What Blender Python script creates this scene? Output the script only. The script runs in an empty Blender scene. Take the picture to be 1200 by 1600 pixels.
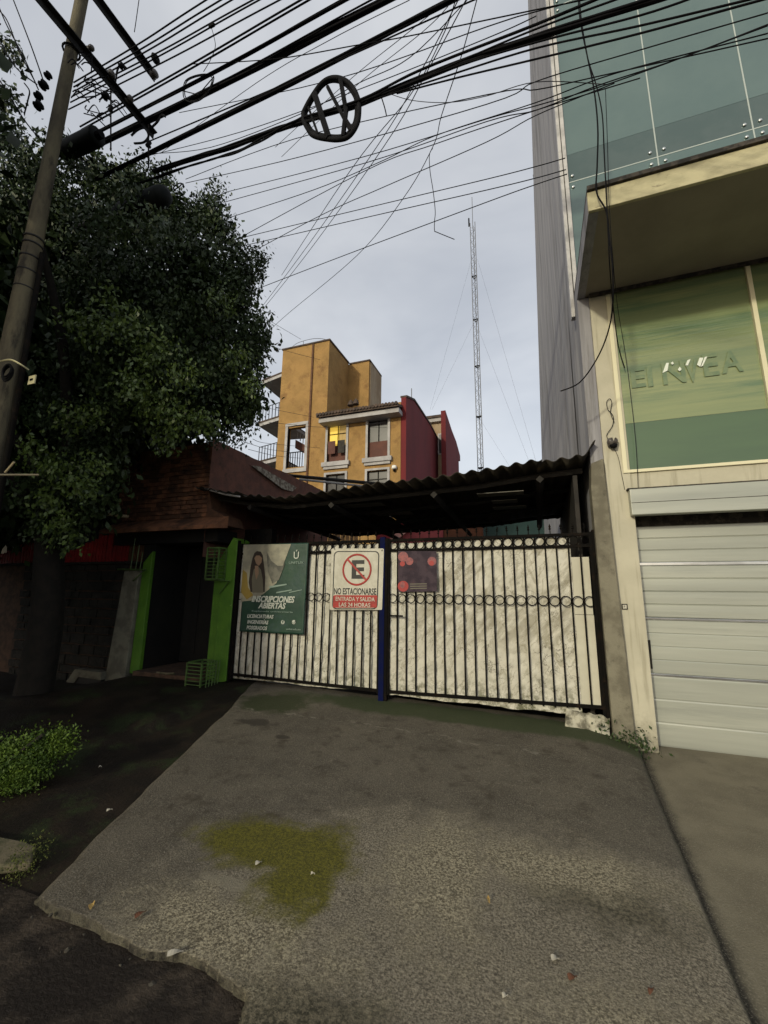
import bpy, math, random
import numpy as np
from mathutils import Vector, Matrix
R = math.radians
random.seed(7); rng = np.random.default_rng(11)
S = bpy.context.scene
COL = S.collection

# ---------------------------------------------------------------- camera
YAW, PITCH, ROLL, FPX = R(20), R(10.9), R(.68), 654.
EYE = Vector((0, 0, 1.65))
FW = Vector((-math.sin(YAW)*math.cos(PITCH), math.cos(YAW)*math.cos(PITCH), math.sin(PITCH)))
r0 = Vector((math.cos(YAW), math.sin(YAW), 0)); u0 = r0.cross(FW)
RT = r0*math.cos(ROLL) + u0*math.sin(ROLL)
UP = u0*math.cos(ROLL) - r0*math.sin(ROLL)
cam = bpy.data.cameras.new('camera'); camo = bpy.data.objects.new('camera', cam); COL.objects.link(camo)
cam.sensor_fit = 'VERTICAL'; cam.sensor_height = 36; cam.lens = FPX/1600*36
cam.clip_end = 800; cam.clip_start = .05
m = Matrix((RT, UP, -FW)).transposed().to_4x4(); m.translation = EYE
camo.matrix_world = m
S.camera = camo
# ---------------------------------------------------------------- sky and sun
SUN = Vector((-.27, -.92, .33)).normalized()        # towards the light
W = bpy.data.worlds.new('World'); S.world = W; W.use_nodes = True
nt = W.node_tree; nt.nodes.clear()
N = nt.nodes.new; L = nt.links.new
out = N('ShaderNodeOutputWorld'); add = N('ShaderNodeAddShader')
bg = N('ShaderNodeBackground'); bg2 = N('ShaderNodeBackground')
sky = N('ShaderNodeTexSky'); sky.sky_type = 'NISHITA'; sky.sun_disc = False
sky.sun_elevation = math.asin(SUN.z); sky.sun_rotation = math.atan2(SUN.x, SUN.y)
sky.dust_density = 3; bg.inputs[1].default_value = .05
L(sky.outputs[0], bg.inputs[0])
tc = N('ShaderNodeTexCoord'); mp = N('ShaderNodeMapping'); mp.inputs['Scale'].default_value = (1, 1, 2.2)
nz = N('ShaderNodeTexNoise'); nz.inputs['Scale'].default_value = 1.7; nz.inputs['Distortion'].default_value = .4; nz.inputs['Detail'].default_value = 5; nz.inputs['Roughness'].default_value = .5
rp = N('ShaderNodeValToRGB'); rp.color_ramp.elements[0].position = .3; rp.color_ramp.elements[1].position = .72
rp.color_ramp.elements[0].color = (.43, .445, .475, 1); rp.color_ramp.elements[1].color = (.73, .735, .74, 1)
L(tc.outputs['Generated'], mp.inputs[0]); L(mp.outputs[0], nz.inputs[0]); L(nz.outputs[0], rp.inputs[0]); L(rp.outputs[0], bg2.inputs[0])
bg2.inputs[1].default_value = .90
L(bg.outputs[0], add.inputs[0]); L(bg2.outputs[0], add.inputs[1]); L(add.outputs[0], out.inputs[0])
sl = bpy.data.lights.new('sun', 'SUN'); sl.energy = 2.0; sl.angle = R(3); sl.color = (1, .93, .70)
so = bpy.data.objects.new('sun', sl); COL.objects.link(so); so.rotation_euler = SUN.to_track_quat('Z', 'Y').to_euler()
S.view_settings.view_transform = 'Standard'; S.view_settings.look = 'None'
S.view_settings.exposure = 0; S.view_settings.gamma = 1; S.view_settings.use_curve_mapping = False

# ---------------------------------------------------------------- pixel of the photo -> point of a real plane
def ray(x, y): return FW*FPX + RT*(x-600) + UP*(800-y)
def aY(x, y, v): d = ray(x, y); return EYE + d*((v-EYE.y)/d.y)
def aX(x, y, v): d = ray(x, y); return EYE + d*((v-EYE.x)/d.x)
def aZ(x, y, v): d = ray(x, y); return EYE + d*((v-EYE.z)/d.z)

# ---------------------------------------------------------------- materials
def mat(name, c1, c2=None, rough=.8, scale=5., lo=.4, hi=.6, bump=0., bscale=30., metal=0., c3=None, s3=1.2, lo3=.5, hi3=.65,
        stretch=(1, 1, 1), spec=.4, emit=None, es=1., alpha=None, extra=None, bdist=.01, trans=0.):
    m = bpy.data.materials.new(name); m.use_nodes = True
    t = m.node_tree; n = t.nodes; l = t.links; b = n['Principled BSDF']
    b.inputs['Roughness'].default_value = rough; b.inputs['Metallic'].default_value = metal
    b.inputs['Specular IOR Level'].default_value = spec
    b.inputs['Base Color'].default_value = (*c1, 1)
    g = n.new('ShaderNodeNewGeometry'); mpn = n.new('ShaderNodeMapping'); mpn.inputs['Scale'].default_value = stretch
    l.new(g.outputs['Position'], mpn.inputs[0])
    def noise(sc, det=6, r=.6):
        q = n.new('ShaderNodeTexNoise'); q.inputs['Scale'].default_value = sc; q.inputs['Detail'].default_value = det
        q.inputs['Roughness'].default_value = r; l.new(mpn.outputs[0], q.inputs[0]); return q
    def ramp(src, a, b_):
        q = n.new('ShaderNodeMapRange'); q.interpolation_type = 'SMOOTHSTEP'; q.inputs[1].default_value = a; q.inputs[2].default_value = b_
        l.new(src, q.inputs[0]); return q.outputs[0]
    def mix(f, a, b_):
        q = n.new('ShaderNodeMix'); q.data_type = 'RGBA'; l.new(f, q.inputs[0])
        for i, v in ((6, a), (7, b_)):
            if isinstance(v, tuple): q.inputs[i].default_value = (*v, 1)
            else: l.new(v, q.inputs[i])
        return q.outputs[2]
    col = None
    if c2: col = mix(ramp(noise(scale).outputs[0], lo, hi), c1, c2)
    if c3: col = mix(ramp(noise(s3, 8, .7).outputs[0], lo3, hi3), col if col else c1, c3)
    if extra: col = extra(t, n, l, g, mix, ramp, noise, col if col else c1, b)
    if col: l.new(col, b.inputs['Base Color'])
    if bump:
        q = n.new('ShaderNodeBump'); q.inputs['Strength'].default_value = bump; q.inputs['Distance'].default_value = bdist
        l.new(noise(bscale, 8, .65).outputs[0], q.inputs['Height']); l.new(q.outputs[0], b.inputs['Normal'])
    if emit: b.inputs['Emission Color'].default_value = (*emit, 1); b.inputs['Emission Strength'].default_value = es
    if trans: b.inputs['Transmission Weight'].default_value = trans
    return m

def blob(t, n, l, g, c, r, nsc=3., namp=.9, e0=.75, e1=1.15):
    """1 inside an uneven patch of ground centred on c, 0 outside"""
    v = n.new('ShaderNodeVectorMath'); v.operation = 'SUBTRACT'; v.inputs[1].default_value = c; l.new(g.outputs['Position'], v.inputs[0])
    d = n.new('ShaderNodeVectorMath'); d.operation = 'DIVIDE'; d.inputs[1].default_value = r; l.new(v.outputs[0], d.inputs[0])
    ln = n.new('ShaderNodeVectorMath'); ln.operation = 'LENGTH'; l.new(d.outputs[0], ln.inputs[0])
    q = n.new('ShaderNodeTexNoise'); q.inputs['Scale'].default_value = nsc; q.inputs['Detail'].default_value = 7; q.inputs['Roughness'].default_value = .7
    l.new(g.outputs['Position'], q.inputs[0])
    a = n.new('ShaderNodeMath'); a.operation = 'MULTIPLY_ADD'; a.inputs[1].default_value = namp*2; a.inputs[2].default_value = -namp
    l.new(q.outputs[0], a.inputs[0])
    s = n.new('ShaderNodeMath'); s.operation = 'ADD'; l.new(ln.outputs['Value'], s.inputs[0]); l.new(a.outputs[0], s.inputs[1])
    k = n.new('ShaderNodeMapRange'); k.interpolation_type = 'SMOOTHSTEP'; k.inputs[1].default_value = e0; k.inputs[2].default_value = e1
    k.inputs[3].default_value = 1; k.inputs[4].default_value = 0; l.new(s.outputs[0], k.inputs[0]); return k.outputs[0]

def drive_extra(t, n, l, g, mix, ramp, noise, col, b):
    fine = noise(110, 4, .75); col = mix(ramp(fine.outputs[0], .47, .66), col, (.215, .195, .155)); col = mix(ramp(noise(62, 4, .75).outputs[0], .52, .74), col, (.034, .028, .021)); col = mix(ramp(noise(5, 6, .7).outputs[0], .50, .72), col, (.052, .043, .031))
    col = mix(blob(t, n, l, g, (-.1, 2.2, .1), (1.9, 1.15, 3), 1.6), col, mix(ramp(noise(85, 5, .8).outputs[0], .36, .66), (.066, .056, .042), (.32, .285, .215)))  # near area lighter: fall of light painted in, along with exposed grain
    col = mix(blob(t, n, l, g, (-1.20, 1.98, .1), (.07, .13, 3), 14.), col, (.26, .235, .17))
    col = mix(blob(t, n, l, g, (-1.70, 2.22, .1), (.17, .05, 3), 12.), col, (.20, .18, .135))
    gm = mix(ramp(noise(60, 5, .8).outputs[0], .38, .62), (.058, .056, .010), (.140, .128, .016))
    col = mix(blob(t, n, l, g, (-1.74, 2.58, .1), (.44, .24, 3), 6., .9, .6, 1.35), col, gm)
    col = mix(blob(t, n, l, g, (-1.38, 2.50, .1), (.26, .40, 3), 6., .9, .6, 1.35), col, gm)
    col = mix(blob(t, n, l, g, (-1.26, 2.25, .1), (.14, .25, 3), 7., .8, .75, 1.25), col, gm)
    g2 = mix(ramp(noise(45, 4, .7).outputs[0], .40, .6), (.040, .037, .024), (.14, .122, .084))
    col = mix(blob(t, n, l, g, (.25, 2.85, .1), (.36, .24, 3), 5., 1.3, .4, 1.5), col, g2)
    col = mix(blob(t, n, l, g, (-1.0, 1.72, .1), (.45, .16, 3), 5., 1.3, .4, 1.5), col, g2)
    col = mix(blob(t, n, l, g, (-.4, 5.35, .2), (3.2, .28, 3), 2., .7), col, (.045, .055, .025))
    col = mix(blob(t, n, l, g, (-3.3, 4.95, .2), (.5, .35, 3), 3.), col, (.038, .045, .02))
    for c, r in (((.35, 1.95, 0), (.55, .35, 3)), ((.1, 3.0, 0), (.5, .2, 3)), ((-1.5, 1.95, 0), (.55, .22, 3)), ((-.6, 2.7, 0), (.3, .5, 3))):
        col = mix(blob(t, n, l, g, c, r, 5., 1.4, .3, 1.5), col, mix(ramp(noise(70, 4, .8).outputs[0], .40, .62), (.09, .076, .052), (.38, .34, .24)))
    for c, r in (((-3.1, 4.35, .2), (.22, .10, 3)), ((-2.6, 4.1, .2), (.09, .05, 3)), ((.25, 1.8, 0), (.16, .1, 3)),):
        col = mix(blob(t, n, l, g, c, r, 7.), col, (.048, .041, .032))
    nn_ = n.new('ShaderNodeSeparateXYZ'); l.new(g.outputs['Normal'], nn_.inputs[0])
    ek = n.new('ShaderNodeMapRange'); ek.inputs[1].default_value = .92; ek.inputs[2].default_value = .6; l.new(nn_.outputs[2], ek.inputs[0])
    col = mix(ek.outputs[0], col, mix(ramp(noise(14, 5, .7).outputs[0], .4, .6), (.022, .019, .014), (.075, .068, .045)))  # steep edge faces: shade and dirt both mixed into the colour
    # hairline crack with pale edge running across the slab below the gate
    sx = n.new('ShaderNodeSeparateXYZ'); l.new(g.outputs['Position'], sx.inputs[0])
    q = noise(2.2, 9, .6); ma = n.new('ShaderNodeMath'); ma.operation = 'MULTIPLY_ADD'; ma.inputs[1].default_value = .5; l.new(q.outputs[0], ma.inputs[0]); l.new(sx.outputs[1], ma.inputs[2])
    mb = n.new('ShaderNodeMath'); mb.operation = 'SUBTRACT'; mb.inputs[1].default_value = 4.93; l.new(ma.outputs[0], mb.inputs[0])
    mc = n.new('ShaderNodeMath'); mc.operation = 'ABSOLUTE'; l.new(mb.outputs[0], mc.inputs[0])
    md = n.new('ShaderNodeMapRange'); md.inputs[1].default_value = .006; md.inputs[2].default_value = .022; md.inputs[3].default_value = .8; md.inputs[4].default_value = 0; l.new(mc.outputs[0], md.inputs[0])
    mul = n.new('ShaderNodeMath'); mul.operation = 'MULTIPLY'; l.new(md.outputs[0], mul.inputs[0]); l.new(ramp(noise(12).outputs[0], .45, .6), mul.inputs[1])
    col = mix(mul.outputs[0], col, (.20, .185, .15))
    return col

M = {}
def pave_extra(t, n, l, g, mix, ramp, noise, col, b):
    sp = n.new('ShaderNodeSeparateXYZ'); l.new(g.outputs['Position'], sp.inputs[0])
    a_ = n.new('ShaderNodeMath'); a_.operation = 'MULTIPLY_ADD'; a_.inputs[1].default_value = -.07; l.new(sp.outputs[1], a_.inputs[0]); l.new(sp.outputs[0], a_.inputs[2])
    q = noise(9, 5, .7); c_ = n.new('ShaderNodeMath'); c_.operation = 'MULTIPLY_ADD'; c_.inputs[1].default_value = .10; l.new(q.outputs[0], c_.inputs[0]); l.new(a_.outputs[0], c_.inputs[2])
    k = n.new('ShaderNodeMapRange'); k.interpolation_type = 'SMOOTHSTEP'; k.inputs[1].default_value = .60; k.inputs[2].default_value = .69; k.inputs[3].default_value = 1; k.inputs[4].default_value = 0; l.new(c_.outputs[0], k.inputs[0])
    col = mix(k.outputs[0], col, (.030, .025, .018))  # shadow beside the raised driveway edge, painted as a dark band
    fine = noise(110, 4, .75); return mix(ramp(fine.outputs[0], .5, .68), col, (.23, .205, .15))
def foot_extra(t, n, l, g, mix, ramp, noise, col, b):
    sp = n.new('ShaderNodeSeparateXYZ'); l.new(g.outputs['Position'], sp.inputs[0])
    q = noise(6, 7, .75); c_ = n.new('ShaderNodeMath'); c_.operation = 'MULTIPLY_ADD'; c_.inputs[1].default_value = .9; l.new(q.outputs[0], c_.inputs[0]); l.new(sp.outputs[2], c_.inputs[2])
    k = n.new('ShaderNodeMapRange'); k.interpolation_type = 'SMOOTHSTEP'; k.inputs[1].default_value = .45; k.inputs[2].default_value = .85; k.inputs[3].default_value = .75; k.inputs[4].default_value = 0; l.new(c_.outputs[0], k.inputs[0])
    col = mix(k.outputs[0], col, (.16, .145, .10))
    m4 = n.new('ShaderNodeMapping'); m4.inputs['Scale'].default_value = (7, 1, .5); l.new(g.outputs['Position'], m4.inputs[0])
    q4 = n.new('ShaderNodeTexNoise'); q4.inputs['Scale'].default_value = 2.5; q4.inputs['Detail'].default_value = 6; l.new(m4.outputs[0], q4.inputs[0])
    return mix(ramp(q4.outputs[0], .52, .75), col, (.33, .305, .225))
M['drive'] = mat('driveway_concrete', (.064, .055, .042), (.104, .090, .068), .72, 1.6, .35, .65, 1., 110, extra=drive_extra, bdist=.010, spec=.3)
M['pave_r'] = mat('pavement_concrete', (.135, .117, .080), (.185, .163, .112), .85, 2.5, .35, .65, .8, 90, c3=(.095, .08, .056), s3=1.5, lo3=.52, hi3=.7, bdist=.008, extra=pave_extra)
M['pave_l'] = mat('shaded_wet_pavement', (.009, .0065, .0045), (.020, .014, .009), .65, 3, .4, .65, .8, 40, c3=(.02, .028, .01), s3=2, bdist=.012, spec=.25)  # tree shade is darkened into this wet pavement colour too
M['street'] = mat('wet_asphalt', (.016, .012, .009), (.060, .046, .034), .55, 6, .38, .62, 1., 40, c3=(.012, .008, .006), s3=2.2, lo3=.42, hi3=.6, bdist=.02, spec=.3)
M['ground'] = mat('ground', (.05, .047, .04), (.07, .065, .055), .9)
M['tarp'] = None
def tarp_extra(t, n, l, g, mix, ramp, noise, col, b):
    v = n.new('ShaderNodeTexVoronoi'); v.feature = 'DISTANCE_TO_EDGE'; v.inputs['Scale'].default_value = 5.2
    w = noise(4.5, 6, .7); ad = n.new('ShaderNodeVectorMath'); ad.operation = 'MULTIPLY_ADD'; ad.inputs[1].default_value = (.5, .5, .5)
    l.new(w.outputs['Color'], ad.inputs[0]); l.new(g.outputs['Position'], ad.inputs[2]); l.new(ad.outputs[0], v.inputs['Vector'])
    k = n.new('ShaderNodeMapRange'); k.inputs[1].default_value = .008; k.inputs[2].default_value = .03; k.inputs[3].default_value = 1; k.inputs[4].default_value = 0
    l.new(v.outputs['Distance'], k.inputs[0])
    mu = n.new('ShaderNodeMath'); mu.operation = 'MULTIPLY'; l.new(k.outputs[0], mu.inputs[0]); l.new(ramp(noise(2.3, 4).outputs[0], .46, .60), mu.inputs[1])
    col = mix(mu.outputs[0], col, (.09, .08, .06))
    # diagonal grime and the shade of folds, painted into the colour
    q = n.new('ShaderNodeTexNoise'); q.inputs['Scale'].default_value = 2.4; q.inputs['Detail'].default_value = 9; q.inputs['Roughness'].default_value = .68
    m0 = n.new('ShaderNodeMapping'); m0.inputs['Rotation'].default_value = (0, R(48), 0)
    mp_ = n.new('ShaderNodeMapping'); mp_.inputs['Scale'].default_value = (.55, 1, 2.6)
    l.new(g.outputs['Position'], m0.inputs[0]); l.new(m0.outputs[0], mp_.inputs[0]); l.new(mp_.outputs[0], q.inputs[0])
    px_ = n.new('ShaderNodeSeparateXYZ'); l.new(g.outputs['Position'], px_.inputs[0])
    def band(o_, a_, b__):
        k_ = n.new('ShaderNodeMapRange'); k_.interpolation_type = 'SMOOTHSTEP'; k_.inputs[1].default_value = a_; k_.inputs[2].default_value = b__; l.new(px_.outputs[o_], k_.inputs[0]); return k_.outputs[0]
    def mul(a_, b__):
        k_ = n.new('ShaderNodeMath'); k_.operation = 'MULTIPLY'; l.new(a_, k_.inputs[0])
        if isinstance(b__, float): k_.inputs[1].default_value = b__
        else: l.new(b__, k_.inputs[1])
        return k_.outputs[0]
    up_ = mul(band(0, -1.9, -1.2), band(2, .7, 1.3))
    v2 = n.new('ShaderNodeTexVoronoi'); v2.feature = 'DISTANCE_TO_EDGE'; v2.inputs['Scale'].default_value = 4.2
    a2 = n.new('ShaderNodeVectorMath'); a2.operation = 'MULTIPLY_ADD'; a2.inputs[1].default_value = (.35, .35, .35); l.new(w.outputs['Color'], a2.inputs[0]); l.new(mp_.outputs[0], a2.inputs[2]); l.new(a2.outputs[0], v2.inputs['Vector'])
    k2 = n.new('ShaderNodeMapRange'); k2.inputs[1].default_value = .0; k2.inputs[2].default_value = .05; k2.inputs[3].default_value = .75; k2.inputs[4].default_value = 0; l.new(v2.outputs['Distance'], k2.inputs[0])
    col = mix(mul(k2.outputs[0], ramp(noise(3.1, 4).outputs[0], .40, .60)), col, (.24, .22, .155))  # crease shade drawn as thin darker lines
    col = mix(mul(mul(ramp(q.outputs[0], .46, .62), up_), .62), col, (.20, .18, .125))
    q4 = n.new('ShaderNodeTexNoise'); q4.inputs['Scale'].default_value = 6; q4.inputs['Detail'].default_value = 6; q4.inputs['Distortion'].default_value = 1.5
    m4 = n.new('ShaderNodeMapping'); m4.inputs['Scale'].default_value = (1.6, 1, .5); l.new(g.outputs['Position'], m4.inputs[0]); l.new(m4.outputs[0], q4.inputs[0])
    col = mix(mul(ramp(q4.outputs[0], .56, .66), .6), col, (.28, .26, .19))
    lowd = n.new('ShaderNodeMapRange'); lowd.inputs[1].default_value = .75; lowd.inputs[2].default_value = .35; l.new(px_.outputs[2], lowd.inputs[0])
    col = mix(mul(lowd.outputs[0], ramp(noise(9, 6, .7).outputs[0], .45, .62)), col, (.13, .13, .08))
    q2 = noise(26, 5, .8); col = mix(ramp(q2.outputs[0], .66, .74), col, (.10, .09, .06))
    return col
M['tarp'] = mat('dirty_white_tarp', (.57, .55, .47), (.49, .475, .40), .6, 6, .35, .7, .9, 7, extra=tarp_extra, spec=.3, bdist=.02)
M['panel_white'] = mat('white_board', (.52, .50, .40), (.44, .42, .33), .6, 3, .3, .7, .1, 20)
M['crumple'] = mat('crumpled_white_sheet', (.42, .40, .31), (.13, .12, .085), .7, 9, .42, .62, .5, 30)
M['iron'] = mat('black_iron', (.007, .0065, .006), (.016, .011, .008), .8, 12, .5, .7, .3, 60, spec=.04)
M['blue'] = mat('blue_paint', (.004, .007, .045), (.007, .010, .034), .8, 6, .4, .7, .2, 30, spec=.05)
M['conc'] = mat('stained_concrete', (.20, .185, .135), (.13, .118, .085), .85, 4.5, .38, .62, .5, 35, c3=(.09, .082, .06), s3=7, lo3=.55, hi3=.68)
M['cream'] = mat('cream_paint', (.50, .472, .365), (.43, .405, .31), .75, 2.5, .3, .7, .25, 45, c3=(.38, .35, .25), s3=6, lo3=.62, hi3=.72, extra=foot_extra)
M['fascia'] = mat('stained_fascia', (.50, .46, .29), (.38, .35, .22), .8, 5, .35, .65, .3, 35, c3=(.12, .10, .07), s3=4, lo3=.60, hi3=.72, stretch=(1, 1, 2))
M['soffit'] = mat('brown_soffit', (.30, .27, .215), (.25, .225, .18), .85, 2, .3, .7, spec=.1)
M['dark_trim'] = mat('dark_trim', (.02, .018, .015), (.06, .05, .04), .8, 14, .45, .6)
def stripes(t, n, l, g, mix, ramp, noise, col, b): return col
M['alu_door'] = mat('garage_panel', (.43, .445, .385), (.30, .315, .28), .34, 1.3, .25, .75, .12, 5, stretch=(.16, 1, 2.6), spec=.6, metal=.25, bdist=.02, c3=(.30, .315, .28), s3=2.2, lo3=.5, hi3=.75)
M['alu_shine'] = mat('bright_aluminium', (.75, .76, .74), (.5, .5, .48), .18, 3, .4, .6, metal=.9, stretch=(.3, 1, 1))
M['alu_frame'] = mat('pale_frame', (.70, .66, .46), None, .45)
M['film'] = mat('green_window_film', (.185, .235, .12), (.27, .305, .145), .13, .9, .35, .65, .22, 1.6, c3=(.115, .18, .10), s3=1.1, lo3=.46, hi3=.66, stretch=(.22, 1, 3.6), spec=.6, bdist=.05)  # horizontal bands in the colour stand in for cable shadows
M['film_low'] = mat('dark_green_film', (.080, .128, .076), (.09, .145, .08), .2, 1, stretch=(.3, 1, 2), spec=.5)
M['film_text'] = mat('old_lettering', (.18, .235, .125), (.13, .19, .105), .3, 9, spec=.5)
M['refl'] = mat('painted_glare', (.75, .8, .72), None, .2)
M['teal'] = mat('teal_glass', (.078, .130, .123), (.100, .155, .145), .04, .8, .3, .7, .04, 1.2, spec=1., bdist=.05)
M['teal_dark'] = mat('dark_teal_glass', (.066, .102, .100), (.08, .115, .112), .15, 2, spec=.6)
M['steel'] = mat('stainless', (.62, .64, .62), None, .3, metal=.8)
M['seal'] = mat('glass_joint', (.42, .47, .45), None, .5)
M['greywall'] = mat('grey_sheet_wall', (.235, .232, .25), (.33, .325, .34), .85, 2.4, .3, .7, .35, 9, c3=(.16, .155, .157), s3=1.6, lo3=.5, hi3=.68, stretch=(5, 2.6, .22))
M['strip'] = mat('white_channel', (.52, .51, .50), (.36, .355, .35), .6, 5, .4, .65)
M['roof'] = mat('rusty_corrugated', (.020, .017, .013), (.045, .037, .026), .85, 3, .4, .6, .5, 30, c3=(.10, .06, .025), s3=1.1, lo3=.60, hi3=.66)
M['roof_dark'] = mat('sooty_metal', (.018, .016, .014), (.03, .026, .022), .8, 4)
M['translucent'] = mat('skylight_sheet', (.16, .15, .12), (.12, .11, .085), .6, 5, trans=.25)
M['brick'] = mat('weathered_brick', (.29, .13, .066), (.19, .085, .046), .9, 6, .35, .65, .6, 50, c3=(.055, .030, .020), s3=2.4, lo3=.42, hi3=.62)
M['brick_b'] = mat('dark_brick', (.13, .062, .035), (.085, .044, .026), .9, 8, .35, .65, .6, 50)
M['mortar'] = mat('mortar', (.085, .048, .030), (.045, .028, .018), .95, 9, bump=.4)
M['stucco_red'] = mat('red_brown_stucco', (.185, .082, .058), (.125, .062, .048), .92, 5, .35, .65, .6, 45, c3=(.05, .03, .025), s3=2.1, lo3=.55, hi3=.7)
M['stucco_pale'] = mat('pale_cement', (.40, .37, .30), (.16, .13, .10), .9, 14, .4, .6, .4, 40)
M['green'] = mat('green_paint', (.075, .185, .014), (.055, .145, .012), .55, 4, .35, .65, .4, 30, c3=(.30, .36, .17), s3=13, lo3=.66, hi3=.70)
M['green_iron'] = mat('green_iron_paint', (.065, .125, .030), (.04, .07, .02), .5, 14, .45, .65)
M['stone'] = mat('dark_stone', (.012, .011, .008), (.022, .019, .014), .95, 5, .4, .6, .9, 14, c3=(.007, .008, .005), s3=2, bdist=.03)
M['stub'] = mat('grey_pier', (.15, .145, .108), (.095, .09, .068), .9, 5, .4, .6, .6, 30)
M['stone_chip'] = mat('grey_stone_chip', (.06, .055, .042), (.035, .03, .024), .9, 30)
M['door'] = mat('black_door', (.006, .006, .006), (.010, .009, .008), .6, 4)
M['red'] = mat('red_slats', (.36, .020, .022), (.24, .018, .018), .7, 7, .4, .6)
M['brown'] = mat('brown_slats', (.13, .06, .028), (.09, .042, .02), .8, 8)
M['pole'] = mat('old_concrete_pole', (.135, .117, .072), (.08, .068, .045), .9, 3, .35, .65, .6, 30, c3=(.04, .034, .024), s3=2.6, lo3=.50, hi3=.66, stretch=(3, 3, .8))
M['black'] = mat('black_rubber', (.005, .005, .006), (.010, .010, .012), .8, 9, spec=.12)
M['wire'] = mat('cable_sheath', (.007, .007, .009), None, .85, spec=.1)
M['wire_grey'] = mat('faded_cable', (.05, .05, .06), None, .8, spec=.1)
M['galv'] = mat('galvanised_steel', (.03, .03, .032), (.018, .017, .017), .7, 10, spec=.2)
M['porc'] = mat('porcelain', (.12, .11, .10), (.05, .04, .035), .35, 14)
M['closure'] = mat('splice_plastic', (.005, .008, .008), (.010, .012, .012), .7, 5, spec=.15)
M['pvc'] = mat('grey_sleeve', (.045, .042, .034), (.03, .027, .024), .7, 6, spec=.2)
M['tag'] = mat('pale_tag', (.50, .46, .27), None, .6)
M['tube'] = mat('pale_tube', (.34, .28, .17), None, .5)
M['trunk'] = mat('bark', (.014, .011, .008), (.008, .007, .005), .95, 8, bump=.8, bscale=20)
M['leaf'] = mat('ficus_leaf', (.020, .036, .013), (.042, .068, .020), .5, 2.2, .35, .65, spec=.3)
M['leaf_lit'] = mat('lit_ficus_leaf', (.05, .085, .017), (.10, .15, .03), .42, 9, .35, .65, spec=.45)  # lamplit copy of the leaf colour
M['leaf2'] = mat('shrub_leaf', (.028, .058, .007), (.085, .14, .014), .6, 5, .35, .65, spec=.3)
M['yellow'] = mat('ochre_wall', (.37, .225, .085), (.30, .185, .07), .9, 1.1, .35, .65, .5, 5, c3=(.235, .135, .055), s3=1.3, lo3=.50, hi3=.72, bdist=.09, spec=.2)
M['yellow_pale'] = mat('faded_ochre_wall', (.38, .30, .20), (.26, .18, .10), .85, .9, .35, .65, c3=(.22, .15, .10), s3=1.4, stretch=(1, 1, .4))
M['red_wall'] = mat('maroon_wall', (.165, .018, .021), (.125, .015, .018), .85, .6, .35, .65, .3, 3, stretch=(1, 1, .4))
M['trim'] = mat('white_trim', (.42, .41, .41), (.33, .32, .32), .7, 1.5, .4, .6)
M['dark_glass'] = mat('dark_pane', (.035, .036, .040), (.06, .058, .06), .3, .8, spec=.15)
M['curtain'] = mat('brown_curtain', (.13, .052, .036), (.10, .042, .032), .8, 1.2)
M['lit'] = mat('lit_pane', (.5, .35, .05), None, .6, emit=(.95, .62, .09), es=.65, extra=None)
M['lit_dim'] = mat('dim_lit_pane', (.3, .2, .07), None, .6, emit=(.5, .33, .09), es=.35)
M['tile'] = mat('dark_roof_tile', (.05, .038, .032), (.10, .07, .055), .9, 2.5)
M['pink'] = mat('pink_wall', (.33, .07, .075), (.28, .055, .065), .8, 2)
M['pink_d'] = mat('red_gable', (.20, .018, .022), None, .8)
M['pink_l'] = mat('pale_pink_board', (.55, .28, .24), None, .8)
M['teal_w'] = mat('teal_wall', (.018, .045, .045), (.015, .038, .038), .85, 2)
M['brown_w'] = mat('brown_wall', (.12, .045, .022), (.09, .035, .02), .85, 2)
M['wood'] = mat('pale_boards', (.45, .27, .13), (.32, .18, .08), .8, 5)
M['mast'] = mat('mast_steel', (.13, .135, .15), None, .6, metal=.3)
M['lampw'] = mat('white_lamp_housing', (.8, .8, .76), None, .4)
# prints
M['sign_w'] = mat('sign_white', (.52, .50, .42), (.45, .43, .35), .5, 9)
M['sign_k'] = mat('sign_black', (.012, .012, .012), None, .5)
M['sign_r'] = mat('sign_red', (.36, .022, .018), (.26, .018, .014), .5, 14)
M['ban_g'] = mat('banner_green', (.018, .058, .034), (.014, .044, .030), .45, 3, .35, .65, .25, 5, c3=(.028, .062, .055), s3=2.4, bdist=.03)
M['ban_w'] = mat('banner_photo_pale', (.34, .32, .23), (.22, .21, .16), .5, 5, .35, .65, .2, 6, bdist=.03)
M['ban_d'] = mat('banner_photo_dark', (.075, .075, .062), (.15, .145, .115), .5, 6)
M['ban_t'] = mat('banner_white_print', (.52, .55, .48), None, .5)
M['ban_t2'] = mat('banner_faded_print', (.22, .30, .25), None, .5)
M['ban_y'] = mat('banner_yellow', (.26, .18, .035), None, .5)
M['hair'] = mat('print_hair', (.028, .020, .016), None, .5)
M['skin'] = mat('print_skin', (.26, .17, .11), None, .5)
M['top'] = mat('print_top', (.13, .12, .085), None, .5)
M['pos'] = mat('poster_purple', (.030, .020, .030), (.055, .038, .050), .6, 10, spec=.15, c3=(.08, .03, .035), s3=6, lo3=.55, hi3=.7)
M['pos_p'] = mat('poster_pink', (.27, .06, .06), (.17, .04, .05), .5, 20)
M['pos_r'] = mat('poster_red', (.30, .015, .015), None, .5)
M['litter'] = mat('white_litter', (.34, .32, .27), None, .8)
M['dry'] = mat('dry_leaf', (.38, .25, .08), None, .8)
M['dryb'] = mat('brown_leaf', (.10, .04, .02), None, .8)
M['moss'] = mat('moss', (.05, .065, .012), (.09, .10, .02), .95, 20)
M['kerb'] = mat('mossy_kerb', (.13, .11, .07), (.06, .06, .03), .9, 9, .4, .6, .5, 40)

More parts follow.
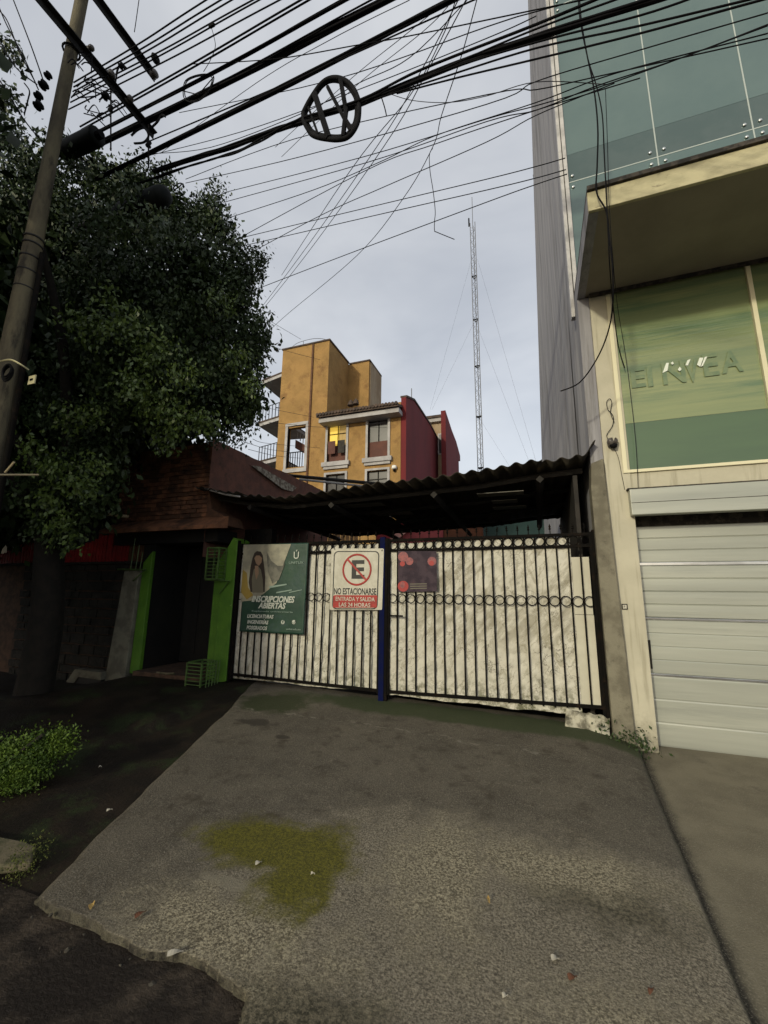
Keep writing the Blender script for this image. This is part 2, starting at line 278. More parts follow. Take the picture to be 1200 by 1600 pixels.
# ---------------------------------------------------------------- mesh helpers
class MB:
    def __init__(s): s.v = []; s.f = []
    def add(s, vs, fs):
        k = len(s.v); s.v += [tuple(v) for v in vs]; s.f += [tuple(i+k for i in f) for f in fs]; return s
    def box(s, a, b):
        x0, y0, z0 = a; x1, y1, z1 = b
        return s.add([(x0,y0,z0),(x1,y0,z0),(x1,y1,z0),(x0,y1,z0),(x0,y0,z1),(x1,y0,z1),(x1,y1,z1),(x0,y1,z1)],
                     [(0,3,2,1),(4,5,6,7),(0,1,5,4),(1,2,6,5),(2,3,7,6),(3,0,4,7)])
    def prism(s, base, off):
        """closed polygon base swept by vector off"""
        n = len(base); off = Vector(off); b = [Vector(p) for p in base]
        return s.add(b+[p+off for p in b], [tuple(range(n))[::-1], tuple(range(n, 2*n))]+[(i, (i+1) % n, n+(i+1) % n, n+i) for i in range(n)])
    def tube(s, pts, r, n=6, r2=None, caps=True, flat=1.):
        pts = [Vector(p) for p in pts]; rings = []; k = len(s.v)
        t0 = (pts[1]-pts[0]).normalized(); ref = Vector((0, 0, 1)) if abs(t0.z) < .9 else Vector((1, 0, 0))
        a = t0.cross(ref).normalized()
        for i, p in enumerate(pts):
            t = (pts[min(i+1, len(pts)-1)]-pts[max(i-1, 0)]).normalized()
            a = (a - t*a.dot(t)).normalized(); b = t.cross(a)
            rr = r if r2 is None else r+(r2-r)*i/(len(pts)-1)
            for j in range(n):
                th = 2*math.pi*j/n; s.v.append(tuple(p + a*math.cos(th)*rr + b*math.sin(th)*rr*flat))
        for i in range(len(pts)-1):
            for j in range(n):
                s.f.append((k+i*n+j, k+i*n+(j+1) % n, k+(i+1)*n+(j+1) % n, k+(i+1)*n+j))
        if caps: s.f.append(tuple(k+j for j in range(n))[::-1]); s.f.append(tuple(k+(len(pts)-1)*n+j for j in range(n)))
        return s
    def ring(s, c, u, v, R_, r, seg=16, n=5, flat=1.):
        c, u, v = Vector(c), Vector(u), Vector(v); w = u.cross(v).normalized(); k = len(s.v)
        for i in range(seg):
            th = 2*math.pi*i/seg; d = u*math.cos(th)+v*math.sin(th)
            for j in range(n):
                ph = 2*math.pi*j/n; s.v.append(tuple(c + d*(R_+r*math.cos(ph)) + w*r*flat*math.sin(ph)))
        for i in range(seg):
            for j in range(n):
                a, b = (i+1) % seg, (j+1) % n; s.f.append((k+i*n+j, k+a*n+j, k+a*n+b, k+i*n+b))
        return s
    def lathe(s, c, prof, ax='z', n=10):
        """prof: (radius, distance along the axis)"""
        c = Vector(c); A = {'z': ((1,0,0),(0,1,0),(0,0,1)), 'y': ((1,0,0),(0,0,1),(0,1,0)), 'x': ((0,1,0),(0,0,1),(1,0,0))}[ax] if isinstance(ax, str) else ax
        u, v, w = map(Vector, A); k = len(s.v)
        for (r_, h) in prof:
            for j in range(n):
                th = 2*math.pi*j/n; s.v.append(tuple(c+u*r_*math.cos(th)+v*r_*math.sin(th)+w*h))
        for i in range(len(prof)-1):
            for j in range(n): s.f.append((k+i*n+j, k+i*n+(j+1) % n, k+(i+1)*n+(j+1) % n, k+(i+1)*n+j))
        s.f.append(tuple(k+j for j in range(n))[::-1]); s.f.append(tuple(k+(len(prof)-1)*n+j for j in range(n)))
        return s
    def build(s, name, m_, parent=None, smooth=False, kind=None, origin=None, bevel=0):
        o0 = Vector(origin) if origin is not None else (Vector(parent['_o']) if parent is not None else Vector())
        me = bpy.data.meshes.new(name); me.from_pydata([tuple(Vector(v)-o0) for v in s.v], [], s.f); me.validate()
        me.materials.append(m_)
        if smooth: me.polygons.foreach_set('use_smooth', [True]*len(me.polygons))
        o = bpy.data.objects.new(name, me); COL.objects.link(o)
        if parent is not None:
            o.parent = parent; o.location = o0 - Vector(parent['_o']); o['_o'] = tuple(o0)
        else: o.location = o0; o['_o'] = tuple(o0)
        if bevel:
            b = o.modifiers.new('bevel', 'BEVEL'); b.width = bevel; b.segments = 2; b.limit_method = 'ANGLE'
        if kind: o['kind'] = kind
        return o

def thing(name, label, cat, loc=(0, 0, 0), group=None):
    o = bpy.data.objects.new(name, None); COL.objects.link(o); o.location = loc; o.empty_display_size = .2
    o['_o'] = tuple(loc); o['label'] = label; o['category'] = cat
    if group: o['group'] = group
    return o
def tag(o, label, cat, group=None):
    o['label'] = label; o['category'] = cat
    if group: o['group'] = group
    return o
def box(name, a, b, m_, parent=None, bevel=0, **k): return MB().box(a, b).build(name, m_, parent, bevel=bevel, **k)
def struct(o): o['kind'] = 'structure'; return o
def inst(src, loc, parent=None, rot=None, scale=None):
    o = src.copy(); COL.objects.link(o); o.parent = parent
    o.location = Vector(loc)-(Vector(parent['_o']) if parent is not None else Vector())
    if rot is not None: o.rotation_euler = rot
    if scale is not None: o.scale = scale
    return o
def quickmesh(name, V, F, m_, parent=None, smooth=False, kind=None):
    """numpy quads"""
    me = bpy.data.meshes.new(name); V = np.asarray(V, dtype=np.float32); F = np.asarray(F, dtype=np.int32)
    o0 = np.array(parent['_o'], dtype=np.float32) if parent is not None else 0
    me.vertices.add(len(V)); me.vertices.foreach_set('co', (V-o0).ravel())
    k = F.shape[1]; me.loops.add(F.size); me.loops.foreach_set('vertex_index', F.ravel())
    me.polygons.add(len(F)); me.polygons.foreach_set('loop_start', np.arange(0, F.size, k, dtype=np.int32)); me.polygons.foreach_set('loop_total', np.full(len(F), k, dtype=np.int32))
    if smooth: me.polygons.foreach_set('use_smooth', np.ones(len(F), dtype=bool))
    me.update(); me.validate(); me.materials.append(m_)
    o = bpy.data.objects.new(name, me); COL.objects.link(o)
    if parent is not None: o.parent = parent
    if kind: o['kind'] = kind
    return o
def vnoise(x, y, sc, seed=0):
    """smooth value noise on arrays"""
    g_ = np.random.default_rng(seed).random((64, 64)); x = x*sc; y = y*sc
    xi = np.floor(x).astype(int); yi = np.floor(y).astype(int); fx = x-xi; fy = y-yi
    fx = fx*fx*(3-2*fx); fy = fy*fy*(3-2*fy)
    G = lambda i, j: g_[i % 64, j % 64]
    return (G(xi, yi)*(1-fx)+G(xi+1, yi)*fx)*(1-fy)+(G(xi, yi+1)*(1-fx)+G(xi+1, yi+1)*fx)*fy-.5
def fbm(x, y, sc, o=4, seed=0): return sum(vnoise(x, y, sc*2**i, seed+i)/2**i for i in range(o))
def grid(name, P, m_, parent=None, smooth=True, kind=None):
    """P: (a,b,3) array of points"""
    a, b, _ = P.shape; i = np.arange(a*b).reshape(a, b)
    F = np.stack([i[:-1, :-1], i[1:, :-1], i[1:, 1:], i[:-1, 1:]], -1).reshape(-1, 4)
    return quickmesh(name, P.reshape(-1, 3), F, m_, parent, smooth, kind)
def leaves(name, cl, m_, parent, size=.05, seed=1, kind=None, droop=.9):
    """cl: list of (centre, radii, count, size factor); rhombic leaves, denser towards the surface of each clump"""
    g_ = np.random.default_rng(seed); Vs = []
    for c, r_, n, sf in cl:
        n = int(n); d = g_.normal(size=(n, 3)); d /= np.linalg.norm(d, axis=1)[:, None]
        # twig clusters
        nt_ = max(4, n//22); td = g_.normal(size=(nt_, 3)); td /= np.linalg.norm(td, axis=1)[:, None]
        tp = td*(g_.random((nt_, 1))**.38)*(1+.18*g_.normal(size=(nt_, 1)))
        k = g_.integers(0, nt_, n); p = tp[k]*np.array(r_) + g_.normal(size=(n, 3))*.085*(sf**.7)
        p += np.array(c)
        ax = g_.normal(size=(n, 3)); ax[:, 2] -= droop*1.5; ax /= np.linalg.norm(ax, axis=1)[:, None]
        nr = g_.normal(size=(n, 3)); nr[:, 2] += .6; sd = np.cross(ax, nr); sd /= np.linalg.norm(sd, axis=1)[:, None]
        L_ = size*sf*(.7+.6*g_.random((n, 1))); w = L_*.27; up = np.cross(sd, ax)
        Vs.append(np.stack([p, p+ax*L_*.5+sd*w+up*L_*.06, p+ax*L_, p+ax*L_*.5-sd*w+up*L_*.06], 1).reshape(-1, 3))
    V = np.concatenate(Vs); F = np.arange(len(V)).reshape(-1, 4)
    return quickmesh(name, V, F, m_, parent, kind=kind)
def text(s, size, loc, m_, parent, name='lettering', align='LEFT', bold=.0, shear=0., sx=1., ext=.001, normal='Y'):
    cu = bpy.data.curves.new('t', 'FONT'); cu.body = s; cu.size = size; cu.align_x = align; cu.offset = bold; cu.shear = shear; cu.extrude = ext; cu.resolution_u = 3
    t_ = bpy.data.objects.new('t', cu); COL.objects.link(t_)
    me = bpy.data.meshes.new_from_object(t_, depsgraph=bpy.context.evaluated_depsgraph_get())
    bpy.data.objects.remove(t_)
    me.materials.clear(); me.materials.append(m_)
    o = bpy.data.objects.new(name, me); COL.objects.link(o); o.parent = parent
    o.rotation_euler = (R(90), 0, 0); o.scale = (sx, 1, 1)
    o.location = Vector(loc)-(Vector(parent['_o']) if parent is not None else Vector())
    return o
def flat(name, pts, y, m_, parent, th=.0015, kind=None):
    """thin print: polygon of (x,z) at depth y"""
    return MB().prism([(x, y, z) for x, z in pts], (0, -th, 0)).build(name, m_, parent)
def smooth_path(P, seg=8):
    P = [Vector(p) for p in P]
    if len(P) == 2: P = [P[0], (P[0]+P[1])/2, P[1]]
    o = []
    for i in range(len(P)-1):
        a, b, c, d = P[max(i-1, 0)], P[i], P[i+1], P[min(i+2, len(P)-1)]
        for k in range(seg):
            t = k/seg; o.append(.5*((2*b)+(c-a)*t+(2*a-5*b+4*c-d)*t*t+(3*b-a-3*c+d)*t**3))
    return o+[P[-1]]

# ================================================================ GROUND
struct(box('ground', (-400, -300, -.6), (400, 500, -.30), M['ground']))
FY = 5.55
def zdrive(X, Y):
    t = np.clip((Y-1.65)/(5.55-1.65), -.4, 1)
    top = .30-.018*(X+4.5)-np.clip((X-.25)/.6, 0, 1)**2*.10
    z = .045*(1-t)+top*t-.03*np.sin(np.pi*np.clip(t, 0, 1))
    return z
a, b = 190, 300
u = np.linspace(0, 1, a)[:, None]; v = np.linspace(0, 1, b)[None, :]
Yg = 1.05+(5.75-1.05)*v+0*u
xl = np.where(Yg > 1.66, -2.58-(Yg-1.66)*(4.15-2.58)/(5.55-1.66), -2.58)
xr = np.where(Yg > 2.4, .715+(Yg-2.4)*.07, .715-(2.4-Yg)*.05)
xl = xl+.05*fbm(Yg, Yg*0, 1.7, 4, 3); Xg = xl+(xr-xl)*u
# broken front edge of the slab: left part ends at the kerb line
edge = 1.725-.045*(Xg+1.2)+.085*fbm(Xg, Xg*0, 2.6, 3, 8)+np.where(Xg > -1.2, -(Xg+1.2)*2.2, 0)
Yg2 = np.maximum(Yg, edge)
Zg = zdrive(Xg, Yg2)+.010*fbm(Xg, Yg2, 1.3, 4, 5)+.0035*fbm(Xg, Yg2, 14, 3, 9)
Zg = np.where(Yg < edge-.01, -.16, Zg)
Zg[0, :] -= .25; Zg[-1, :] -= .15
Zg[-4:-1, :] -= np.array([.002, .008, .02])[:, None]; Zg[1:4, :] -= np.array([.03, .014, .005])[:, None]
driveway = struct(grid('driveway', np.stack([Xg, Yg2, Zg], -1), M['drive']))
# right pavement, 6 cm below the edge of the driveway
u = np.linspace(0, 1, 70)[:, None]; v = np.linspace(0, 1, 60)[None, :]
Xp = .66+(9-.66)*u+0*v; Yp = -1+(5.8+1)*v+0*u
Zp = -.07+.09*np.clip((Yp-2)/3.5, 0, 1)+.006*fbm(Xp, Yp, 1.5, 4, 2)
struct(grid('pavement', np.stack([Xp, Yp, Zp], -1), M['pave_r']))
# left pavement: two uneven levels
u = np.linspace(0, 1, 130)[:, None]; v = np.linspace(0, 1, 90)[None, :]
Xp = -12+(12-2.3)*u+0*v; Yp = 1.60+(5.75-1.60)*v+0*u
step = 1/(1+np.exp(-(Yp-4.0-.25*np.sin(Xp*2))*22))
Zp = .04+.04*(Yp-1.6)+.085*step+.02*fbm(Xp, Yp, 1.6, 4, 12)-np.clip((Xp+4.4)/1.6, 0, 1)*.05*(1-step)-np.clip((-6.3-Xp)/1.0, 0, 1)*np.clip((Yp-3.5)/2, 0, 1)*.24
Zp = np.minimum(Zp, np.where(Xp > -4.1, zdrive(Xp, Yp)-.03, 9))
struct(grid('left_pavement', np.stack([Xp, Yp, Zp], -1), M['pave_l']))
# street with rubble and puddle hollows
u = np.linspace(0, 1, 260)[:, None]; v = np.linspace(0, 1, 150)[None, :]
Xp = -14+(24)*u**.6+0*v; Yp = -7+(8.84)*v**.5+0*u
Zp = .004+.022*fbm(Xp, Yp, 1.6, 5, 21)+.012*np.abs(fbm(Xp, Yp, 7, 4, 31))-.04*np.clip(Xp+.6, 0, 1)
struct(grid('street', np.stack([Xp, Yp, Zp], -1), M['street']))
# crumbled stones along the broken slab edge
mbs = [None]*4
for i in range(4):
    mb = MB(); mb.lathe((0, 0, 0), [(.01, -.5), (.45+.1*i/4, -.25), (.5, .1), (.3, .42), (.02, .5)], 'z', 6)
    mb.v = [(x*(1+.3*random.random()), y*(.8+.3*random.random()), z*.7) for x, y, z in mb.v]; mbs[i] = mb
chips = []
for i in range(34):
    if i < 24: x = -2.5+1.4*random.random(); y = 1.62+random.gauss(0, .05)
    else: x = -1.25+.9*random.random(); y = 1.66-(x+1.2)*.5+random.gauss(0, .05)
    sz = .010+.022*random.random()**3
    if i < 4: o = mbs[i].build('rubble_stone', M['stone_chip']); chips.append(o)
    else: o = inst(chips[i % 4], (0, 0, 0))
    y += .06; z = .0 if y < 1.70 else .03
    o.location = (x, y, z+sz*.2); o.scale = (sz, sz, sz); o.rotation_euler = (random.random()*3, random.random()*3, random.random()*6)
    tag(o, 'small grey rubble stone lying along the crumbled front edge of the driveway', 'stone', 'rubble stones along the driveway edge')
# litter on the driveway
def scrap(name, x, y, z, L_, w, mt, label, cat, rz, group=None):
    c = aZ(x, y, z); mb = MB(); n = 5
    P = []
    for i in range(n+1):
        t = i/n; ww = w*math.sin(math.pi*(.18+.66*t))*.5*(.8+.4*random.random())
        for s_ in (-1, 0, 1): P.append((L_*(t-.5), ww*s_, .008+.010*math.sin(t*3+s_)+(.006 if s_ else 0)))
    F = []
    for i in range(n):
        for j in (0, 1): F.append((i*3+j, (i+1)*3+j, (i+1)*3+j+1, i*3+j+1))
    mb.add([Vector(p) for p in P], F); o = mb.build(name, mt); o.scale = (.75, .75, .75); o.location = c; o.rotation_euler = (0, 0, rz)
    md = o.modifiers.new('s', 'SOLIDIFY'); md.thickness = .0015
    zz = float(zdrive(np.array(c.x), np.array(c.y))); o.location.z = zz+.004 if -4 < c.x < .8 else z
    return tag(o, label, cat, group)
scrap('fallen_leaf', 763, 1412, .06, .055, .02, M['dry'], 'yellow dry leaf lying alone in the middle of the driveway', 'leaf', 1.9)
scrap('fallen_leaf', 895, 1540, .04, .05, .03, M['dryb'], 'dark brown leaf low on the driveway near the right edge', 'leaf', .5)
scrap('paper_scrap', 868, 1511, .04, .045, .028, M['litter'], 'whitish paper scrap on the driveway beside the dark brown leaf', 'litter', .2)
scrap('paper_scrap', 489, 1362, .09, .035, .012, M['litter'], 'tiny white scrap lying on the green moss patch', 'litter', .1)
scrap('paper_scrap', 404, 1345, .09, .05, .03, M['litter'], 'pale scrap just left of the moss patch lower edge', 'litter', .8)
scrap('paper_scrap', 790, 1578, .02, .03, .02, M['litter'], 'small white scrap at the bottom of the driveway', 'litter', .3)
scrap('paper_scrap', 172, 1258, .12, .05, .022, M['litter'], 'white scrap on the dark pavement, nearest the driveway edge', 'litter', .7)
scrap('paper_scrap', 158, 1187, .17, .04, .022, M['litter'], 'white scrap on the dark pavement right of the shrub', 'litter', .2)
scrap('paper_scrap', 270, 1535, -.05, .09, .03, M['litter'], 'twisted pale scrap on the wet street', 'litter', .6)
scrap('fallen_leaf', 138, 1455, -.05, .06, .03, M['dry'], 'yellowish leaf on the street beside the driveway corner', 'leaf', 2.2)
scrap('fallen_leaf', 1020, 1580, .0, .05, .02, M['dryb'], 'brown leaf at the bottom right of the driveway', 'leaf', 1.0)
scrap('fallen_leaf', 215, 1470, -.05, .07, .03, M['dryb'], 'reddish brown leaf on the street near the slab edge', 'leaf', 1.2)
# crumpled white sheet under the gate corner
c = Vector((.36, 5.40, .15)); P = np.zeros((22, 12, 3)); uu = np.linspace(0, 1, 22)[:, None]; vv = np.linspace(0, 1, 12)[None, :]
P[..., 0] = .20+.44*uu+.03*vv; P[..., 1] = 5.53-.14*(1-vv)*(.6+.4*uu)
P[..., 2] = .175-.07*uu+.20*vv+.06*np.abs(fbm(P[..., 0]+P[..., 1], vv+0*uu, 9, 3, 4))
P[..., 1] += .05*fbm(P[..., 0], P[..., 2], 9, 3, 44)
o = grid('crumpled_sheet', P, M['crumple'], smooth=False); tag(o, 'crumpled white sheet stuffed under the right corner of the gate', 'sheet')
md = o.modifiers.new('s', 'SOLIDIFY'); md.thickness = .004

# ================================================================ GATE
XL, XM, XR = -4.50, -2.00, .66
def bar_mesh(r_, z0, z1): return MB().box((-r_, -r_, z0), (r_, r_, z1))
def spear(): return MB().lathe((0, 0, 0), [(.006, 0), (.006, .05), (.018, .062), (.006, .075), (.014, .088), (.010, .10), (.001, .13)], 'z', 6)
bar0 = ring0 = spear0 = mr0 = None
def gate_leaf(x0, x1, nb, label, zb0, zb1):
    global bar0, ring0, spear0, mr0
    g_ = thing('gate_leaf', label, 'gate', ((x0+x1)/2, FY, .3))
    MB().prism([(x0, FY-.018, zb0), (x1, FY-.018, zb1), (x1, FY-.018, zb1+.035), (x0, FY-.018, zb0+.035)], (0, .036, 0)).build('bottom_rail', M['iron'], g_)
    box('upper_rail', (x0, FY-.018, 2.215), (x1, FY+.018, 2.245), M['iron'], g_)
    box('top_rail', (x0, FY-.02, 2.355), (x1, FY+.02, 2.39), M['iron'], g_)
    for xx in (x0, x1): box('stile', (xx-.022, FY-.021, .33), (xx+.022, FY+.021, 2.40), M['iron'], g_)
    st = (x1-x0)/nb
    for i in range(1, nb):
        x = x0+st*i
        if bar0 is None:
            bar0 = bar_mesh(.0085, 0, 1.99).build('bar', M['iron'], g_, origin=(0, 0, 0)); bar0.location = Vector((x, FY, .37))-Vector(g_['_o'])
        else: inst(bar0, (x, FY, .37), g_, (random.gauss(0, .002), random.gauss(0, .0025), 0))
    for i in range(nb):
        x = x0+st*(i+.5)
        if ring0 is None:
            ring0 = MB().ring((0, 0, 0), (1, 0, 0), (0, 0, 1), .057, .0065, 18, 5).build('scroll_ring', M['iron'], g_, origin=(0, 0, 0)); ring0.location = Vector((x, FY-.012, 1.575))-Vector(g_['_o'])
            mr0 = MB().ring((0, 0, 0), (1, 0, 0), (0, 0, 1), .055, .0075, 16, 5).build('top_ring', M['iron'], g_, origin=(0, 0, 0)); mr0.location = Vector((x, FY-.004, 2.30))-Vector(g_['_o'])
        else:
            inst(ring0, (x, FY-.012, 1.575), g_); inst(mr0, (x, FY-.004, 2.30), g_)
        if spear0 is None:
            spear0 = spear().build('spear_finial', M['iron'], g_, origin=(0, 0, 0)); spear0.location = Vector((x, FY, 2.39))-Vector(g_['_o'])
        else: inst(spear0, (x, FY, 2.39), g_, (random.gauss(0, .03), random.gauss(0, .04), 0))
    return g_
gl = gate_leaf(XL+.03, XM-.07, 19, 'left black iron gate leaf hung with the green banner and the parking sign', .385, .35)
gr = gate_leaf(XM+.06, XR-.03, 20, 'right black iron gate leaf with the purple poster and plain white board', .35, .40)
def tarp(name, x0, x1, z0, z1, m_, par, amp=.022, seed=1, y=FY+.042, nx=150, nz=110, vert=1.):
    X_ = np.linspace(x0, x1, nx)[:, None]+0*np.zeros((1, nz)); Z_ = z0+(z1-z0)*np.linspace(0, 1, nz)[None, :]+0*X_
    f = fbm(X_, Z_, 2.0, 5, seed); d = (X_+Z_*.9)
    rid = -np.abs(fbm(d, (X_-Z_)*.35, 2.4, 4, seed+5))*1.7
    rid2 = -np.abs(fbm(X_, Z_, 5.0, 3, seed+9))*1.0
    Yd = y+amp*(rid+rid2+.5*f)+.0018*np.sin(X_*46)
    Z_[:, 0] += .025*fbm(X_[:, 0], X_[:, 0]*0, 3., 4, seed+3); Z_[:, -1] += .03*fbm(X_[:, 0], X_[:, 0]*0, 4., 4, seed+6)
    Z_[:, -1] -= 0
    Yd = np.maximum(Yd, FY+.0155)
    return grid(name, np.stack([X_, Yd, Z_], -1), m_, par)
tarp('tarp_sheet', XL+.03, XM-.08, .335, 2.345, M['tarp'], gl, .020, 3)
tarp('tarp_sheet', XM+.08, .40, .315, 2.345, M['tarp'], gr, .032, 17)
box('white_board', (.365, FY+.024, .42), (.60, FY+.034, 1.42), M['panel_white'], gr)
box('white_board', (.36, FY+.026, 1.425), (.595, FY+.036, 2.10), M['panel_white'], gr)
box('latch_bar', (XM+.08, FY-.05, 1.335), (XM+.28, FY-.03, 1.355), M['iron'], gr)
# latch post in blue
gp = thing('gate_post', 'blue painted post between the two gate leaves', 'post', (XM, FY, .25))
box('post_tube', (XM-.062, FY-.035, .24), (XM+.012, FY+.04, 2.42), M['blue'], gp, bevel=.004)
box('dark_post_tube', (XM+.014, FY-.03, .24), (XM+.055, FY+.035, 2.40), M['iron'], gp)
# black hanging post at the right
hp = thing('gate_post', 'black hinge post between the white board and the concrete pillar', 'post', (XR, FY, .15))
box('post_tube', (XR-.018, FY-.035, .10), (XR+.028, FY+.04, 2.42), M['iron'], hp)
for z_ in (.75, 1.95): MB().lathe((XR-.005, FY-.05, z_), [(.016, -.05), (.016, .05)], 'z', 8).build('hinge', M['iron'], hp)
hp2 = thing('gate_post', 'thin dark hinge post beside the green door jamb', 'post', (XL, FY, .25))
box('post_tube', (XL-.02, FY-.03, .25), (XL+.005, FY+.03, 2.45), M['iron'], hp2)

# banner -------------------------------------------------------
BY = FY-.03
def P2(x, y): q = aY(x, y, BY); return (q.x, q.z)
bn = thing('banner', 'dark green school enrolment banner tied to the left gate leaf', 'banner', aY(425, 985, BY))
def bq(px, dz=0., y=BY, name='p', m_=None, th=.0015): return flat(name, [P2(x, yy) for x, yy in px], y-dz, m_, bn, th)
# wavy banner sheet
X_ = np.linspace(P2(374, 985)[0], P2(474, 990)[0], 40)[:, None]+0*np.zeros((1, 50)); z0, z1 = P2(420, 989)[1], P2(420, 850)[1]
Z_ = z0+(z1-z0)*np.linspace(0, 1, 50)[None, :]+0*X_
grid('banner_sheet', np.stack([X_+.012*(Z_-z0), BY+.004+.004*fbm(X_, Z_, 3, 3, 6), Z_], -1), M['ban_g'], bn)
md = bn.children[-1].modifiers.new('s', 'SOLIDIFY'); md.thickness = .002; md.offset = 1
bq([(381, 851), (455, 850), (452, 858), (432, 911), (412, 928), (395, 938), (377, 940)], .003, name='printed_photo', m_=M['ban_w'])
bq([(417, 862), (419, 893), (426, 912), (436, 906), (446, 880), (442, 884), (434, 884), (424, 876)], .005, name='printed_shadow', m_=M['ban_d'])
bq([(380, 890), (386, 895), (388, 918), (396, 930), (386, 937), (377, 925)], .005, name='printed_yellow_shape', m_=M['ban_y'])
bq([(398, 864), (402, 861), (408, 862), (411, 868), (413, 884), (415, 902), (414, 925), (392, 925), (389, 910), (392, 885), (395, 872)], .006, name='printed_hair', m_=M['hair'])
bq([(398, 872), (401, 868), (406, 868), (410, 872), (409, 879), (405, 884), (401, 881)], .008, name='printed_face', m_=M['skin'])
bq([(397, 890), (403, 884), (408, 890), (411, 905), (412, 926), (395, 926), (394, 905)], .008, name='printed_blouse', m_=M['top'])
bq([(399, 884), (404, 884), (405, 896), (401, 906), (399, 896)], .0095, name='printed_neck', m_=M['skin'])
bq([(421, 916), (448, 912), (448, 914), (421, 919)], .004, name='printed_stroke', m_=M['ban_t2'])
bq([(432, 925), (456, 921), (456, 922.5), (432, 927)], .004, name='printed_stroke', m_=M['ban_t2'])
bq([(452, 925), (472, 921), (472, 922), (452, 926.5)], .004, name='printed_stroke', m_=M['ban_t2'])
def bt(s, x, y, hpx, wpx=None, m_='ban_t', bold=.002, shear=0., yy=BY-.010, par=bn):
    """text whose baseline starts at photo pixel x,y; hpx = cap height in photo pixels"""
    q = aY(x, y, yy); k = (aY(x, y-hpx, yy)-q).length
    o = text(s, k/.70, q, M[m_], par, bold=bold, shear=shear)
    if wpx:
        w = (aY(x+wpx, y, yy)-q).length; o.scale.x = w/max(o.dimensions.x, 1e-4)
    return o
bt('INSCRIPCIONES', 393, 940, 9, 67, bold=.004, shear=.25); bt('ABIERTAS', 404, 950, 8.5, 43, bold=.004, shear=.25)
bt('LICENCIATURAS', 386, 965, 5.5, 41, bold=.002, shear=.2); bt('INGENIERÍAS', 386, 974, 5.5, 33, bold=.002, shear=.2); bt('POSGRADOS', 385, 983, 5.5, 32, bold=.002, shear=.2)
bt('UNITUX', 451, 881, 3.6, 23, 'ban_t2', .0005); bt('Ú', 458, 873, 11, 8, 'ban_t', .001)
bt('Explanada universitaria', 393, 955.5, 2.2, 64, 'ban_t2', .0003)
for x_ in (442, 459):
    c = aY(x_, 972, BY-.008); MB().lathe(c, [(.030, 0), (.030, -.002)], 'y', 20).build('printed_icon', M['ban_t'], bn)
bt('f', 440.5, 974, 5, 3, 'ban_g', .001, yy=BY-.013)
MB().tube([aY(456, 972, BY-.013), aY(459, 974, BY-.013), aY(462, 970, BY-.013)], .0035, 4).build('printed_icon_tick', M['ban_g'], bn)
bt('unitux.edu.mx', 447, 984, 3, 23, 'ban_t2', .0004)
# sign ---------------------------------------------------------
SY = FY-.035
sg = thing('parking_sign', 'white no parking sign with red circle on the left gate leaf', 'sign', aY(557, 952, SY))
def sq(px, dz, name, m_): return flat(name, [(aY(x, yy, SY).x, aY(x, yy, SY).z) for x, yy in px], SY-dz, m_, sg)
def rrect(x0, y0, x1, y1, r_, sk=0):
    P = []
    for cx, cy, a0 in ((x1-r_, y0+r_, -90), (x1-r_, y1-r_, 0), (x0+r_, y1-r_, 90), (x0+r_, y0+r_, 180)):
        for k in range(5):
            t = R(a0+k*22.5); yy = cy+r_*math.sin(t); P.append((cx+r_*math.cos(t)+sk*(yy-y0)/(y1-y0), yy))
    return P
sq(rrect(518, 857, 600, 953, 2, -3), 0, 'backing_board', M['sign_w'])
sq(rrect(522, 861, 593, 952, 7, -3), .003, 'black_border', M['sign_k'])
sq(rrect(523.6, 862.6, 591.4, 950.4, 6, -3), .005, 'white_face', M['sign_w'])
cc = aY(557.5, 890, SY-.009); u_, v_ = Vector((1, 0, 0)), Vector((0, 0, 1)); rad = (aY(580, 890, SY)-aY(535, 890, SY)).length/2*.955
bt('E', 547.5, 903, 27, 20, 'sign_k', .012, yy=SY-.008, par=sg)
MB().ring(cc, u_, v_, rad, .014, 40, 6, .35).build('red_circle', M['sign_r'], sg)
d = (Vector((-1, 0, 1))).normalized(); nn = Vector((1, 0, 1)).normalized()
MB().prism([cc+d*rad+nn*.014+Vector((0, -.003, 0)), cc-d*rad+nn*.014+Vector((0, -.003, 0)), cc-d*rad-nn*.014+Vector((0, -.003, 0)), cc+d*rad-nn*.014+Vector((0, -.003, 0))], (0, -.002, 0)).build('red_slash', M['sign_r'], sg)
bt('NO ESTACIONARSE', 521.5, 928.3, 9.5, 66, 'sign_k', .003, yy=SY-.008, par=sg)
sq(rrect(521.5, 930, 590, 949.5, 2, -1), .007, 'red_panel', M['sign_r'])
bt('ENTRADA Y SALIDA', 524, 938.5, 6.2, 61, 'sign_w', .001, yy=SY-.011, par=sg); bt('LAS 24 HORAS', 529, 947.5, 6.2, 49, 'sign_w', .001, yy=SY-.011, par=sg)
for x_, y_ in ((523, 858), (597, 860)): MB().ring(aY(x_, y_, SY-.003), u_, v_, .008, .003, 10, 4).build('tie_eyelet', M['iron'], sg)
